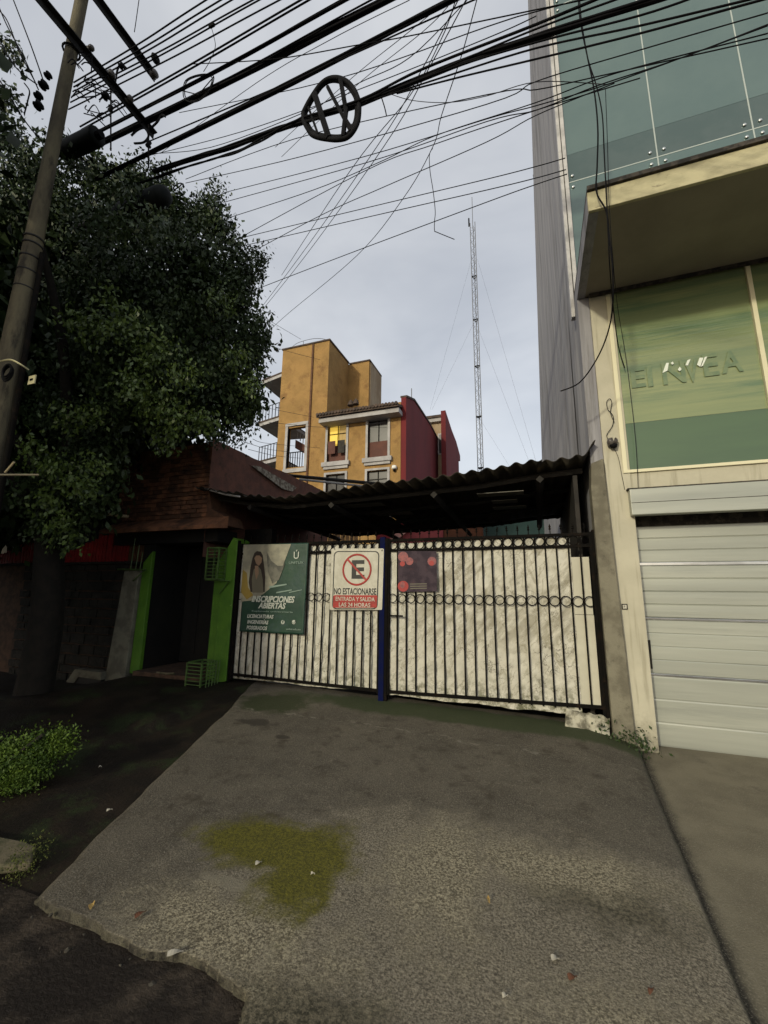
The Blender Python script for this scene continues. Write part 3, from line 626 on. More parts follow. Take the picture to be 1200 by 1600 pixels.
# poster
PY_ = FY-.025
ps = thing('poster', 'dark purple and red event poster on the right gate leaf', 'poster', aY(652, 924, PY_))
def pq(px, dz, name, m_): return flat(name, [(aY(x, yy, PY_).x, aY(x, yy, PY_).z) for x, yy in px], PY_-dz, m_, ps)
pq([(622, 861), (682, 861), (683, 924), (622, 925)], 0, 'poster_sheet', M['pos'])
def circ(cx, cy, r_, n=14, s=1.): return [(cx+r_*math.cos(t*2*math.pi/n)*s, cy+r_*math.sin(t*2*math.pi/n)) for t in range(n)][::-1]
pq(circ(630, 870, 8), .003, 'printed_flower', M['pos_p']); pq(circ(640, 877, 6), .004, 'printed_flower', M['pos_p']); pq(circ(675, 877, 7), .003, 'printed_flower', M['pos_p'])
pq(circ(674.5, 880, 4), .005, 'printed_flower_heart', M['pos_r']); pq(circ(629, 881, 4), .006, 'printed_flower_heart', M['pos_r']); pq(circ(630, 916, 8.5), .003, 'printed_red_seal', M['pos_r'])
pq(circ(629, 914, 5.5, 12, .7), .005, 'printed_seal_core', M['pos_p'])
for y_ in (912, 915.5, 919): pq([(641, y_), (667, y_-.5), (667, y_+.8), (641, y_+1.3)], .003, 'printed_text_line', M['top'])

# ================================================================ CARPORT ROOF
cr = thing('carport_roof', 'rusty corrugated metal carport roof above the gate', 'roof', (-2.2, 5.4, 3.1))
front = [(-5.35, 3.36), (-4.6, 3.20), (-3.75, 3.09), (-2.6, 3.13), (-.8, 3.19), (.08, 3.28), (.62, 3.31), (.80, 3.36)]
fx_, fz_ = zip(*front)
def zroof(x, y): return np.interp(x, fx_, fz_) - (y-5.4)*.035
edges = [-5.35, -4.45, -3.45, -2.55, -1.6, -.72, .10, .72]
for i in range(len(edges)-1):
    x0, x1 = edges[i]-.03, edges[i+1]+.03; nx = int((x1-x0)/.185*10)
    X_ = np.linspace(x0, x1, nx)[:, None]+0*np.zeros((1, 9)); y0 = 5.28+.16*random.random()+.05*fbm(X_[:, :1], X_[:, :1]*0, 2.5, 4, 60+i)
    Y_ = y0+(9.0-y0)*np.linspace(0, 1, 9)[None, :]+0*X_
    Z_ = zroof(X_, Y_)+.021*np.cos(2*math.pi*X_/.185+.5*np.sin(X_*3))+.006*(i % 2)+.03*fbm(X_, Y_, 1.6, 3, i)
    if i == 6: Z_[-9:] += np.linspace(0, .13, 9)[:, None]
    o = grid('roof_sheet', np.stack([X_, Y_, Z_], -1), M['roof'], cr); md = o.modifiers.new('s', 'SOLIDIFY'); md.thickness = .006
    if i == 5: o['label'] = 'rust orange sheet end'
for y_ in (5.75, 6.6, 7.5, 8.5):
    P = [(x, y_, float(zroof(x, y_))-.075) for x in fx_[:-1]]
    MB().tube(P, .035, 4).build('purlin', M['roof_dark'], cr)
for x_ in (-4.4, -2.9, -1.3, .1): MB().tube([(x_, 5.6, float(zroof(x_, 5.6))-.16), (x_, 9., float(zroof(x_, 9))-.16)], .05, 4).build('rafter', M['roof_dark'], cr)
for (x0, y0, x1, y1) in ((532, 790, 590, 783), (745, 772, 818, 768), (770, 793, 822, 787), (585, 803, 640, 799), (768, 783, 808, 779)):
    p0, p1 = aZ(x0, y0, 3.02), aZ(x1, y1, 3.02)
    box('skylight_strip', (p0.x, p0.y, 3.02), (p1.x, p0.y+.22, 3.03), M['translucent'], cr)
MB().tube([aY(325, 765, 5.38)+Vector((0, 0, .0)), aY(350, 772, 5.38), aY(375, 776, 5.38)], .014, 5).build('drip_edge', M['strip'], cr)
# things behind the carport seen through the gap
def back(name, x0, x1, y0, y1, Y, m_, label, cat):
    a_, b_ = aY(x0, y0, Y), aY(x1, y1, Y); o = box(name, (a_.x, Y, 0), (b_.x, Y+.25, 3.75), m_); return tag(o, label, cat)
w_ = thing('pink_wall', 'pink wall with a pale diagonal board seen above the right gate leaf', 'wall', (-3.4, 12, 0))
a_, b_ = aY(588, 840, 12), aY(692, 840, 12)
box('wall_panel', (a_.x, 12, 0), (b_.x, 12.2, 3.75), M['pink'], w_)
q = [aY(588, 815, 11.98), aY(640, 815, 11.98), aY(602, 850, 11.98), aY(588, 850, 11.98)]
MB().prism(q, (0, -.03, 0)).build('red_gable_part', M['pink_d'], w_)
q = [aY(640, 815, 11.93), aY(658, 815, 11.93), aY(612, 850, 11.93), aY(600, 850, 11.93)]
MB().prism(q, (0, -.03, 0)).build('diagonal_board', M['pink_l'], w_)
back('brown_wall', 693, 755, 840, 840, 12.1, M['brown_w'], 'brown wall between the pink and the teal walls behind the carport', 'wall')
back('teal_wall', 756, 862, 840, 840, 12.0, M['teal_w'], 'dark teal wall seen above the right gate leaf', 'wall')
back('dark_yard_wall', 863, 960, 840, 840, 12.1, M['roof_dark'], 'dark yard wall right of the teal wall behind the carport', 'wall')
bf = thing('board_fence', 'pale board fence seen above the left gate leaf behind the carport', 'fence', (-6.5, 11.5, 0))
a_, b_ = aY(468, 840, 11.5), aY(560, 840, 11.5); n_ = 14; b0 = None
for i in range(n_):
    x = a_.x+(b_.x-a_.x)*i/n_; w = (b_.x-a_.x)/n_*.82
    if b0 is None: b0 = box('board', (0, 0, 0), (w, .03, 3.9), M['wood'], bf, origin=(0, 0, 0)); b0.location = Vector((x, 11.5, 0))-Vector(bf['_o'])
    else: inst(b0, (x, 11.5, -.1*random.random()), bf)
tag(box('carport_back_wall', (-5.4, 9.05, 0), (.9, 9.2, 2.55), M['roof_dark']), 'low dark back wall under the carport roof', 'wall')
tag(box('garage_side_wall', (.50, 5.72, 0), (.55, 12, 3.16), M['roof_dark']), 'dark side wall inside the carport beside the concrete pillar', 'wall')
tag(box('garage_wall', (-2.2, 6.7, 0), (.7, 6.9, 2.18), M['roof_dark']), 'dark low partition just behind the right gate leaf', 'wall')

# ================================================================ PILLAR + RIGHT BUILDING
pl = thing('concrete_pillar', 'stained grey concrete pillar between the gate and the cream building', 'pillar', (.76, FY, .1))
MB().prism([(.68, FY-.12, .0), (.895, FY-.12, .0), (.825, FY-.12, 3.27), (.69, FY-.12, 3.22), (.665, FY-.12, 2.9)], (0, .22, 0)).build('pillar_shaft', M['conc'], pl, bevel=.012)
# corner weeds
wd = thing('weed', 'small dark weeds growing at the foot of the concrete pillar', 'plant', (.86, 5.38, .1))
leaves('foliage', [((.86, 5.36, .12), (.16, .08, .06), 260, .9), ((.60, 5.42, .22), (.12, .03, .03), 60, .9)], M['leaf'], wd, .045, 5)

gb = thing('commercial_building', 'cream building with metal garage door, green window and concrete canopy', 'building', (4, FY, 0))
FYB = FY-.02
XW = 1.115       # inner edge of the cream pier
box('wall_pier', (.845, FYB, -.1), (XW, FYB+.4, 5.54), M['cream'], gb, bevel=.006)
# moulding line on the pier and lintel band between window and shutter box
box('lintel', (XW, FYB+.012, 2.78), (8, FYB+.4, 3.09), M['cream'], gb)
box('shutter_box', (1.065, FY-.13, 2.56), (8, FYB+.01, 2.865), M['alu_door'], gb, bevel=.008)
box('shutter_box_line', (1.07, FY-.134, 2.70), (8, FY-.129, 2.705), M['dark_trim'], gb)
box('shutter_box_shadow_line', (1.05, FY-.10, 2.868), (8, FYB+.01, 2.885), M['dark_trim'], gb)
box('shutter_gap', (XW, FYB+.29, 2.47), (8, FYB+.4, 2.78), M['dark_trim'], gb)
# garage door panels with ribs
DY = FY+.23
gd = [(.02, .755), (.785, 1.375), (1.405, 2.0), (2.04, 2.47)]
def ribbed(z0, z1, nr, amp):
    pr = []; H = z1-z0
    for i in range(nr):
        for t, d_ in ((0, .0), (.06, -.9), (.5, -1.), (.94, -.9)): pr.append((z0+H*(i+t)/nr, DY+d_*amp))
    pr.append((z1, DY)); mb = MB()
    vs = []; 
    for z_, y_ in pr: vs += [(XW+.005, y_, z_), (8, y_, z_)]
    fs = [(2*i, 2*i+1, 2*i+3, 2*i+2) for i in range(len(pr)-1)]
    k = len(vs); vs += [(XW+.005, DY+.04, z0), (8, DY+.04, z0), (8, DY+.04, z1), (XW+.005, DY+.04, z1)]; fs += [(k, k+3, k+2, k+1)]
    return mb.add(vs, fs)
for (z0, z1), nr, am in zip(gd, (3, 4, 4, 3), (.004, .006, .012, .006)): ribbed(z0, z1, nr, am).build('door_panel', M['alu_door'], gb)
for z0, z1 in ((.757, .783), (1.377, 1.403), (2.002, 2.038)): box('door_seam', (XW+.005, DY-.012, z0), (8, DY+.02, z1), M['alu_shine'], gb, bevel=.004)
box('threshold_strip', (XW, FY+.0, -.03), (8, FY+.2, .018), M['dark_trim'], gb)
# faint tape mark on the door
q = [aY(1011, 1000, DY-.014), aY(1016, 1000, DY-.014), aY(1020, 1045, DY-.014), aY(1015, 1045, DY-.014)]
MB().prism(q, (0, -.002, 0)).build('tape_mark', M['pvc'], gb)
# window
WX = [1.125, 2.545, 4.0, 5.45, 7.0]
box('window_frame', (1.045, FYB-.015, 3.09), (8, FYB+.05, 3.125), M['alu_frame'], gb)
box('window_frame', (XW-.075, FYB-.017, 3.09), (XW-.03, FYB+.05, 5.54), M['alu_frame'], gb)
for x_ in WX[1:]: box('window_mullion', (x_-.022, FYB-.015, 3.127), (x_+.022, FYB+.05, 5.54), M['alu_frame'], gb)
for i in range(len(WX)-1):
    x0, x1 = WX[i]+(0 if i == 0 else .024)-(.04 if i == 0 else 0), WX[i+1]-.024
    X_ = np.linspace(x0-.0, x1, 30)[:, None]+0*np.zeros((1, 60)); Z_ = 3.72+1.82*np.linspace(0, 1, 60)[None, :]+0*X_
    grid('window_pane', np.stack([X_, FYB+.022+.006*fbm(X_*.4, Z_*1.6, 1.2, 3, 3+i), Z_], -1), M['film'], gb)
    box('lower_window_pane', (x0, FYB+.018, 3.127), (x1, FYB+.03, 3.715), M['film_low'], gb)
# faded lettering on the glass, with glare painted on as pale spots
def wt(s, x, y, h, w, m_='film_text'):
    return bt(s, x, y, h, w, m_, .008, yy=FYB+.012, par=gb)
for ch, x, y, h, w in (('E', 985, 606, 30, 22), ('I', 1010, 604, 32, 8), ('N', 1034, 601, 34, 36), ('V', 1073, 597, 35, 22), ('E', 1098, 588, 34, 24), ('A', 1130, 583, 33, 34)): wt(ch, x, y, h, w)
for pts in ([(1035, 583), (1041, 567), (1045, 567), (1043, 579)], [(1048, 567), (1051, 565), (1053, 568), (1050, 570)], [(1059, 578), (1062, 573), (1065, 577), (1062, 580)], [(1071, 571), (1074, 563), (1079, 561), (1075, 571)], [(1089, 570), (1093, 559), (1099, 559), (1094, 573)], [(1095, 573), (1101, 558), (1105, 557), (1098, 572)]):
    MB().prism([aY(x, y, FYB+.006) for x, y in pts], (0, -.002, 0)).build('glare_spot', M['refl'], gb)
# canopy slab
CZ0, CZ1, CY = 5.55, 5.76, 4.13
MB().prism([(.80, CY+.04, CZ0), (8, CY+.04, CZ0), (8, FY+.5, CZ0), (.80, FY+.5, CZ0)], (0, 0, .12)).build('canopy_soffit', M['soffit'], gb)
box('canopy_fascia', (.70, CY, CZ0-.02), (8, CY+.038, CZ1), M['fascia'], gb, bevel=.006)
box('canopy_top', (.70, CY-.03, CZ1+.002), (8, FY+.5, CZ1+.05), M['dark_trim'], gb)
box('canopy_side', (.70, CY+.04, CZ0-.02), (.797, FY+.3, CZ1), M['greywall'], gb)
MB().prism([(.70, FY-.02, 3.2), (.84, FY-.02, 3.2), (.84, FY-.02, CZ0-.03), (.70, FY-.02, CZ0-.03), ], (0, .3, 0)).build('side_sheet', M['greywall'], gb)
box('canopy_edge_trim', (.845, FYB-.045, 5.50), (8, FYB-.022, 5.548), M['dark_trim'], gb)
# upper glass front
GY = 5.9
box('glass_backing', (.80, GY+.02, 5.3), (9, GY+.3, 16), M['teal_dark'], gb)
GX = [.765, 1.93, 3.03, 4.15, 5.3, 6.5, 8.0]; GZ = [5.82, 7.78, 11.3, 14.6]
for i in range(len(GX)-1):
    for j in range(len(GZ)-1):
        x0, x1, z0, z1 = GX[i]+.008, GX[i+1]-.008, GZ[j]+.008, GZ[j+1]-.008
        if j == 1:
            box('slab_band_pane', (x0, GY, z0), (x1, GY+.015, 8.28), M['teal_dark'], gb); z0 = 8.284  # dark band standing in for the floor slab behind the glass
        box('glass_pane', (x0, GY, z0), (x1, GY+.015, z1), M['teal'], gb)
for x_ in GX[1:-1]: box('vertical_joint', (x_-.0078, GY-.004, 5.82), (x_+.0078, GY+.018, 14.6), M['seal'], gb)
for z_ in GZ[1:-1]: box('horizontal_joint', (.765, GY-.003, z_-.0078), (8, GY+.017, z_+.0078), M['seal'], gb)
bolt0 = None
for i, x_ in enumerate(GX[:-1]):
    for j, z_ in enumerate(GZ[1:-1]):
        for dx in ((-.085, .085) if i else (.06,)):
            for dz in (-.10, .10):
                p = (x_+dx, GY-.02, z_+dz)
                if bolt0 is None:
                    bolt0 = MB().lathe((0, 0, 0), [(.005, .02), (.022, .018), (.022, .004), (.012, 0)], 'y', 12).build('spider_bolt', M['steel'], gb, smooth=True, origin=(0, 0, 0)); bolt0.location = Vector(p)-Vector(gb['_o'])
                else: inst(bolt0, p, gb)
box('corner_channel', (.655, GY-.05, 5.5), (.765, GY+.05, 17), M['strip'], gb)
box('corner_channel_groove', (.70, GY-.053, 5.5), (.712, GY-.049, 17), M['pvc'], gb)
# grey side wall clad in overlapping sheets, receding from the street
def wallpt(s, z): # s 0 front .. 1 back
    xb = .34+(1.10-.34)*(z-5.5)/(24-5.5); xf = .74
    return Vector((xf+(xb-xf)*s, 5.93+(13-5.93)*s, z))
sw = thing('side_wall', 'tall grey sheet clad side wall of the glass building, facing the carport', 'wall', (.7, 6, 0))
nS = 9
for k in range(nS):
    s0, s1 = k/nS, (k+1)/nS; P = np.zeros((7, 30, 3))
    for i in range(7):
        for j in range(30):
            z_ = -.1+j*26/29; q = wallpt(s0+(s1-s0)*i/6*1.03, z_); bul = .025*math.sin(i/6*math.pi)+.02*float(fbm(np.array(z_), np.array(k*3.+i*.1), .5, 3, k))
            P[i, j] = (q.x-bul-.01*(k % 2), q.y, z_)
    grid('wall_sheet', P, M['greywall'], sw)
q0, q1 = wallpt(0, 0), wallpt(1, 0)
MB().prism([wallpt(0, -.1)+Vector((.05, 0, 0)), wallpt(1, -.1)+Vector((.05, 0, 0)), wallpt(1, 26)+Vector((.05, 0, 0)), wallpt(0, 26)+Vector((.05, 0, 0))], (6, 0, 0)).build('wall_core', M['greywall'], sw)
MB().tube([wallpt(1.0, 15.0)+Vector((-.1, 0, .9)), wallpt(1.0, 15.0)+Vector((-.05, 0, 0)), wallpt(1, 14.3)+Vector((-.06, 0, 0))], .03, 5).build('bent_rod', M['iron'], sw)
# insulator with wire loops, small plate, ring stain on the pier
ins = thing('wall_insulator', 'small white and brown insulator knob wired to the cream pier', 'insulator', aY(958, 690, FYB-.03))
c = aY(958, 690, FYB-.06); MB().lathe(c, [(.0, -.07), (.045, -.06), (.055, -.01), (.03, 0), (.05, .03), (.02, .05)], ((0, 1, 0), (0, 0, 1), (1, 0, 0)), 12).build('knob', M['porc'], ins, True)
MB().lathe(c+Vector((0, 0, -.045)), [(.035, -.03), (.045, .0), (.02, .02)], 'z', 10).build('bracket', M['black'], ins, True)
MB().lathe(c+Vector((-.05, -.005, .012)), [(.02, 0), (.028, .05), (.02, .10)], ((0, 1, 0), (0, 0, 1), (1, 0, 0)), 10).build('white_cap', M['sign_w'], ins, True)
MB().tube(smooth_path([aY(x, y, FYB-.02) for x, y in ((953, 690), (948, 680), (957, 665), (958, 650), (950, 640), (948, 628), (953, 623), (956, 630), (954, 645), (960, 660))], 6), .004, 5).build('wire_loop', M['wire'], ins)
MB().tube(smooth_path([aY(x, y, FYB-.01) for x, y in ((958, 698), (966, 715), (972, 745), (976, 765))], 6), .003, 5).build('wire_tail', M['wire'], ins)
mp_ = thing('wall_plate', 'small square number plate on the cream pier', 'plate', aY(976, 948, FYB))
c = aY(976, 948, FYB-.003); box('plate', c+Vector((-.030, -.004, -.032)), c+Vector((.030, .0, .032)), M['pvc'], mp_); box('plate_face', c+Vector((-.019, -.006, -.021)), c+Vector((.019, -.0045, .021)), M['sign_w'], mp_)
o = text('P', .035, c+Vector((-.011, -.0075, -.012)), M['sign_k'], mp_)

# ================================================================ LEFT NEIGHBOUR: brick parapet over a dark doorway
bh = thing('brick_house', 'small brick entrance house with green door jambs left of the gate', 'building', (-5.8, FY, 0))
BX0, BX1, BZ0, BZ1 = -7.3, -5.21, 2.80, 4.25; BYF = 5.52
box('parapet_core', (BX0, BYF+.03, BZ0-.1), (BX1-.03, 9.9, BZ1-.02), M['mortar'], bh)
bh_, bw_ = .078, .235; br = [None, None]; row = 0; z = BZ0
while z+bh_ < BZ1:
    x = BX0-(bw_/2 if row % 2 else 0)
    while x < BX1-.04:
        xa, xb = max(x, BX0), min(x+bw_-.012, BX1-.002)
        if xb-xa > .05:
            full = abs((xb-xa)-(bw_-.012)) < .002; k = random.random() < .35
            oy = random.random()*.012
            if full:
                if br[k] is None: br[k] = MB().box((0, 0, 0), (bw_-.012, .06, bh_-.011)).build('brick', M['brick_b' if k else 'brick'], bh, origin=(0, 0, 0)); br[k].location = Vector((xa, BYF-oy, z))-Vector(bh['_o'])
                else: inst(br[k], (xa, BYF-oy, z), bh)
            else: box('brick', (xa, BYF-oy, z), (xb, BYF+.05, z+bh_-.011), M['brick'], bh)
        x += bw_
    z += bh_; row += 1
# side of the parapet, stuccoed
n1, n2 = 60, 30; Y_ = np.linspace(BYF+.0, 9.9, n1)[:, None]+0*np.zeros((1, n2)); Z_ = 2.2+(BZ1+.02-2.2)*np.linspace(0, 1, n2)[None, :]+0*Y_
Z_[:, -1] += .03*fbm(Y_[:, 0], Y_[:, 0]*0, 3, 4, 3)
Z_ -= np.clip(Y_-8.2, 0, 2)*.0
X_ = BX1+.012*fbm(Y_, Z_, 2.2, 4, 5)+0*Y_
grid('stucco_side', np.stack([X_, Y_, Z_], -1), M['stucco_red'], bh)
q = [aX(392, 728, BX1+.02), aX(402, 728, BX1+.02), aX(462, 762, BX1+.02), aX(455, 768, BX1+.02), aX(440, 764, BX1+.02)]
MB().prism(q, (.03, 0, 0)).build('cement_streak', M['stucco_pale'], bh)
# hood ledge over the door
MB().prism([(BX0, BYF-.01, 2.66), (BX0, BYF-.30, 2.62), (BX0, BYF-.30, 2.68), (BX0, BYF-.01, 2.86)], (BX1-BX0+.48, 0, 0)).build('hood_ledge', M['brick'], bh)
MB().prism([(BX1+.0, BYF+.0, 2.7), (BX1+.48, BYF, 2.7), (BX1+.40, BYF, 2.86), (BX1+.10, BYF, 3.0), (BX1, BYF, 3.4)], (0, .4, 0)).build('ledge_shoulder', M['brick_b'], bh)
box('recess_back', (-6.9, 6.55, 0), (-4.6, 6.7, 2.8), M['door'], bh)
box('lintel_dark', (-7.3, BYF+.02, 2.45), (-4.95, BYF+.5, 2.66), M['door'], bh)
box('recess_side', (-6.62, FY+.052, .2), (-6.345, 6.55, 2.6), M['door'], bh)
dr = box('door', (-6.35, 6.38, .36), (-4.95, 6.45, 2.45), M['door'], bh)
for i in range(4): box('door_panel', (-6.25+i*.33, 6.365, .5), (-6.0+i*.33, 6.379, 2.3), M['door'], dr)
for x_, z_ in ((275, 872), (285, 890)):
    c = aY(x_, z_, 6.36); box('door_plate', c+Vector((-.07, -.01, -.02)), c+Vector((.07, 0, .02)), M['teal_dark'], dr)
# green jambs
lj = MB().prism([(-6.54, FY-.02, .27), (-6.33, FY-.02, .27), (-6.33, FY-.02, 2.32), (-6.52, FY-.02, 2.12)], (0, .07, 0)).build('door_jamb', M['green'], bh, bevel=.008)
MB().prism([(-4.955, FY+.0, .28), (-4.80, FY+.0, .28), (-4.78, FY+.0, 2.30), (-4.945, FY+.0, 2.05)], (0, .35, 0)).build('door_jamb', M['green'], bh, bevel=.006)
MB().prism([(-4.795, FY-.04, .24), (-4.53, FY-.04, .30), (-4.51, FY-.04, 2.46), (-4.60, FY-.04, 2.50), (-4.775, FY-.04, 2.22)], (0, .3, 0)).build('door_jamb', M['green'], bh, bevel=.008)
box('step', (-6.35, FY-.12, .18), (-4.96, 6.5, .335), M['mortar'], bh, bevel=.01)
MB().tube([(-5.85, FY-.10, .345), (-5.6, FY-.125, .345), (-5.45, FY-.13, .36)], .018, 5).build('chipped_edge', M['kerb'], bh)
# grey pier and dark stone wall to the left
pr = MB().prism([(-7.02, FY-.08, .05), (-6.56, FY-.08, .12), (-6.53, FY-.08, 1.98), (-6.88, FY-.08, 1.98)], (0, .35, 0)).build('stone_pier', M['stub'], bevel=.015)
tag(pr, 'grey rendered pier left of the green door jamb', 'pier')
sw_ = thing('stone_wall', 'dark stone garden wall below the red slats, left of the doorway', 'wall', (-9.5, FY, 0))
box('wall_core', (-13, FY+.03, -.1), (-6.9, FY+.3, 2.10), M['mortar'], sw_)
z = 0.; row = 0; cnt = 0
while z < 2.08:
    h = .13+.07*random.random(); h = min(h, 2.1-z); x = -9.6-.2*random.random()
    while x < -6.92:
        w = .18+.22*random.random(); x2 = min(x+w, -6.9); 
        if x2-x > .06:
            a = .012; mb = MB(); mb.prism([(x+a, FY+.03, z+a), (x2-a, FY+.03, z+a*random.random()*2), (x2-a*random.random(), FY+.03, z+h-a), (x+a*2*random.random(), FY+.03, z+h-a)], (0, -.035-.03*random.random(), 0)); mb.build('stone', M['stone'], sw_); cnt += 1
        x = x2
    z += h
box('wall_coping', (-13, FY-.05, 2.102), (-6.75, FY+.34, 2.15), M['stone'], sw_, bevel=.01)
# red slat fence
rf = thing('slat_fence', 'red and brown upright slats standing on the dark stone wall', 'fence', (-8, FY+.1, 2.15))
i = 0; x = -12.4; s0 = None; s1 = None
while x < -6.55:
    brn = x > -7.05; zt = (.50 if x > -7.9 else .30+.12*math.sin(x*3)) + .04*random.random()
    src = s1 if brn else s0
    if src is None:
        src = MB().box((0, 0, 0), (.062, .02, 1)).build('slat', M['brown' if brn else 'red'], rf, origin=(0, 0, 0)); src.location = Vector((x, FY+.1, 2.152))-Vector(rf['_o']); src.scale = (1, 1, zt)
        if brn: s1 = src
        else: s0 = src
    else: inst(src, (x, FY+.1+.01*random.random(), 2.152), rf, (0, random.gauss(0, .015), 0), (1, 1, zt))
    x += .085; i += 1
# spiked brackets / cages
def cage(label, x0, x1, y0, y1, z0, z1, nb, rods=True, group=None):
    g_ = thing('cage_guard', label, 'cage', ((x0+x1)/2, (y0+y1)/2, z0))
    r_ = .011
    for x in (x0, x1):
        for y in (y0, y1): box('corner_post', (x-r_, y-r_, z0), (x+r_, y+r_, z1), M['green_iron'], g_)
    for z in (z0, z1):
        for y in (y0, y1): box('frame_rail', (x0+r_, y-r_*.9, z-r_*.9), (x1-r_, y+r_*.9, z+r_*.9), M['green_iron'], g_)
        for x in (x0, x1): box('frame_rail', (x-r_*.9, y0+r_, z-r_*.9), (x+r_*.9, y1-r_, z+r_*.9), M['green_iron'], g_)
    b_ = None; s_ = None
    for i in range(1, nb):
        z = z0+(z1-z0)*i/nb
        if b_ is None:
            b_ = MB().box((x0+r_, y0-.006, -.006), (x1-r_, y0+.006, .006)).build('cage_bar', M['green_iron'], g_, origin=(0, 0, 0)); b_.location = Vector((0, 0, z))-Vector(g_['_o'])
            s_ = MB().box((x1-.006, y0+r_, -.006), (x1+.006, y1-r_, .006)).build('cage_bar', M['green_iron'], g_, origin=(0, 0, 0)); s_.location = Vector((0, 0, z))-Vector(g_['_o'])
        else: inst(b_, (0, 0, z), g_); inst(s_, (0, 0, z), g_)
    return g_
cg = cage('green iron cage hung high on the right green door jamb', -4.93, -4.70, FY-.22, FY-.06, 1.83, 2.32, 9)
MB().tube([(-4.93, FY-.22, 1.82), (-4.55, FY-.10, 1.80)], .014, 4).build('shelf_bar', M['green_iron'], cg)
MB().tube([(-4.58, FY-.08, 1.80), (-4.78, FY-.05, 1.60)], .011, 4).build('brace', M['green_iron'], cg)
cg = cage('green iron cage standing on the ground at the foot of the door jamb', -4.93, -4.66, FY-.42, FY-.12, .20, .60, 8)
for k in range(5): MB().tube([(-4.60, FY-.38+.06*k, .23), (-4.58, FY-.38+.06*k, .62)], .008, 4).build('upright_rod', M['green_iron'], cg)
lb = thing('wall_bracket', 'thin green iron bracket with spikes above the grey pier', 'bracket', (-6.6, FY-.1, 1.9))
MB().tube([(-7.0, FY-.12, 2.0), (-6.32, FY-.12, 1.99)], .014, 4).build('bracket_bar', M['green_iron'], lb)
MB().tube([(-6.36, FY-.11, 1.98), (-6.6, FY-.11, 1.80)], .011, 4).build('brace', M['green_iron'], lb)
for k, x_ in enumerate((-6.68, -6.56, -6.46)): MB().tube([(x_, FY-.12, 2.0), (x_+.02, FY-.12, 2.55-.13*k)], .008, 4).build('spike', M['green_iron'], lb)
# drain box at the foot of the wall
dbx = thing('drain_box', 'low concrete drain opening at the foot of the dark wall', 'drain', (-7.2, FY-.1, .1))
a_ = aZ(110, 1095, .12)
MB().prism([(-7.85, FY-.16, .03), (-7.65, FY-.16, .03), (-7.55, FY-.16, .16), (-7.0, FY-.16, .15), (-7.0, FY-.16, .27), (-7.65, FY-.16, .28)], (0, .15, 0)).build('drain_surround', M['stub'], dbx)
box('drain_hole', (-7.62, FY-.14, .04), (-7.02, FY-.02, .15), M['door'], dbx)
# pale tube and antenna rod
t_ = MB().tube([aY(118, 798, 5.0), aY(200, 807, 5.2)], .028, 8).build('pale_tube', M['tube'], None, True); tag(t_, 'pale horizontal tube poking out of the foliage left of the brick house', 'pipe')
t_ = MB().tube([aY(351, 690, 5.9), aY(351, 572, 5.9)], .022, 6).build('antenna_rod', M['galv'], None, True); tag(t_, 'thin grey upright rod on the brick parapet', 'rod')
# pipes lying over the carport
for (x0, y0, x1, y1, r_, m_, lab) in ((452, 743, 600, 757, .045, 'roof_dark', 'dark upper pipe lying across the carport roof'), (468, 749, 592, 762, .03, 'strip', 'pale pipe under the dark pipe on the carport roof')):
    tag(MB().tube([aY(x0, y0, 9.2), aY(x1, y1, 9.4)], r_, 8).build('roof_pipe', M[m_]), lab, 'pipe')
# mossy kerb block and shrub
kb = thing('kerb_block', 'pale kerb block with moss at the edge of the planting bed', 'kerb', (-2.9, 1.75, .1))
P0 = aZ(0, 1352, .08)
MB().prism([(P0.x-1, P0.y, 0.03), (P0.x, P0.y+.0, 0.03), (aZ(48, 1346, .08).x, aZ(48, 1346, .08).y, .03), (aZ(58, 1322, .08).x, aZ(58, 1322, .08).y, .03), (aZ(40, 1314, .08).x, aZ(40, 1314, .08).y, .03), (P0.x-1, P0.y+.11, .03)], (0, 0, .05)).build('block', M['kerb'], kb, bevel=.012)
g2 = np.random.default_rng(3)
leaves('moss_tuft', [(tuple(aZ(52, 1328, .08)), (.04, .07, .02), 300, .35), (tuple(aZ(30, 1355, .06)), (.14, .02, .03), 400, .35)], M['moss'], kb, .035, 9, kind='stuff', droop=-.4)
sh = thing('shrub', 'low bright green shrub beside the left pavement edge', 'shrub', (-3.9, 2.5, .1))
cl = []
for x, y, Y, r_ in ((10, 1185, 2.55, .17), (45, 1175, 2.6, .16), (70, 1165, 2.65, .10), (90, 1164, 2.7, .07), (-10, 1200, 2.5, .18), (12, 1215, 2.45, .14), (45, 1205, 2.5, .10), (-40, 1190, 2.5, .22), (-80, 1180, 2.5, .25)):
    c = aY(x, y, Y); cl.append((tuple(c), (r_*1.2, r_, r_*.55), 1500, .55))
leaves('foliage', cl, M['leaf2'], sh, .045, 8, droop=-.3)
MB().tube([(-4.2, 2.5, .05), (-4.1, 2.5, .3), (-3.95, 2.6, .45)], .02, 5).build('stem', M['trunk'], sh)

dh = thing('dark_backdrop', 'added dark backdrop block behind the red slats and the tree', 'building', (-11, 7.2, 0))  # block added to keep the left background dark
box('wall', (-20, 7.2, 0), (-7.4, 9, 4.6), M['stone'], dh); box('roof', (-20.2, 6.9, 4.61), (-7.35, 9.2, 4.75), M['roof_dark'], dh)  # lower and upper blocks of the added dark backdrop
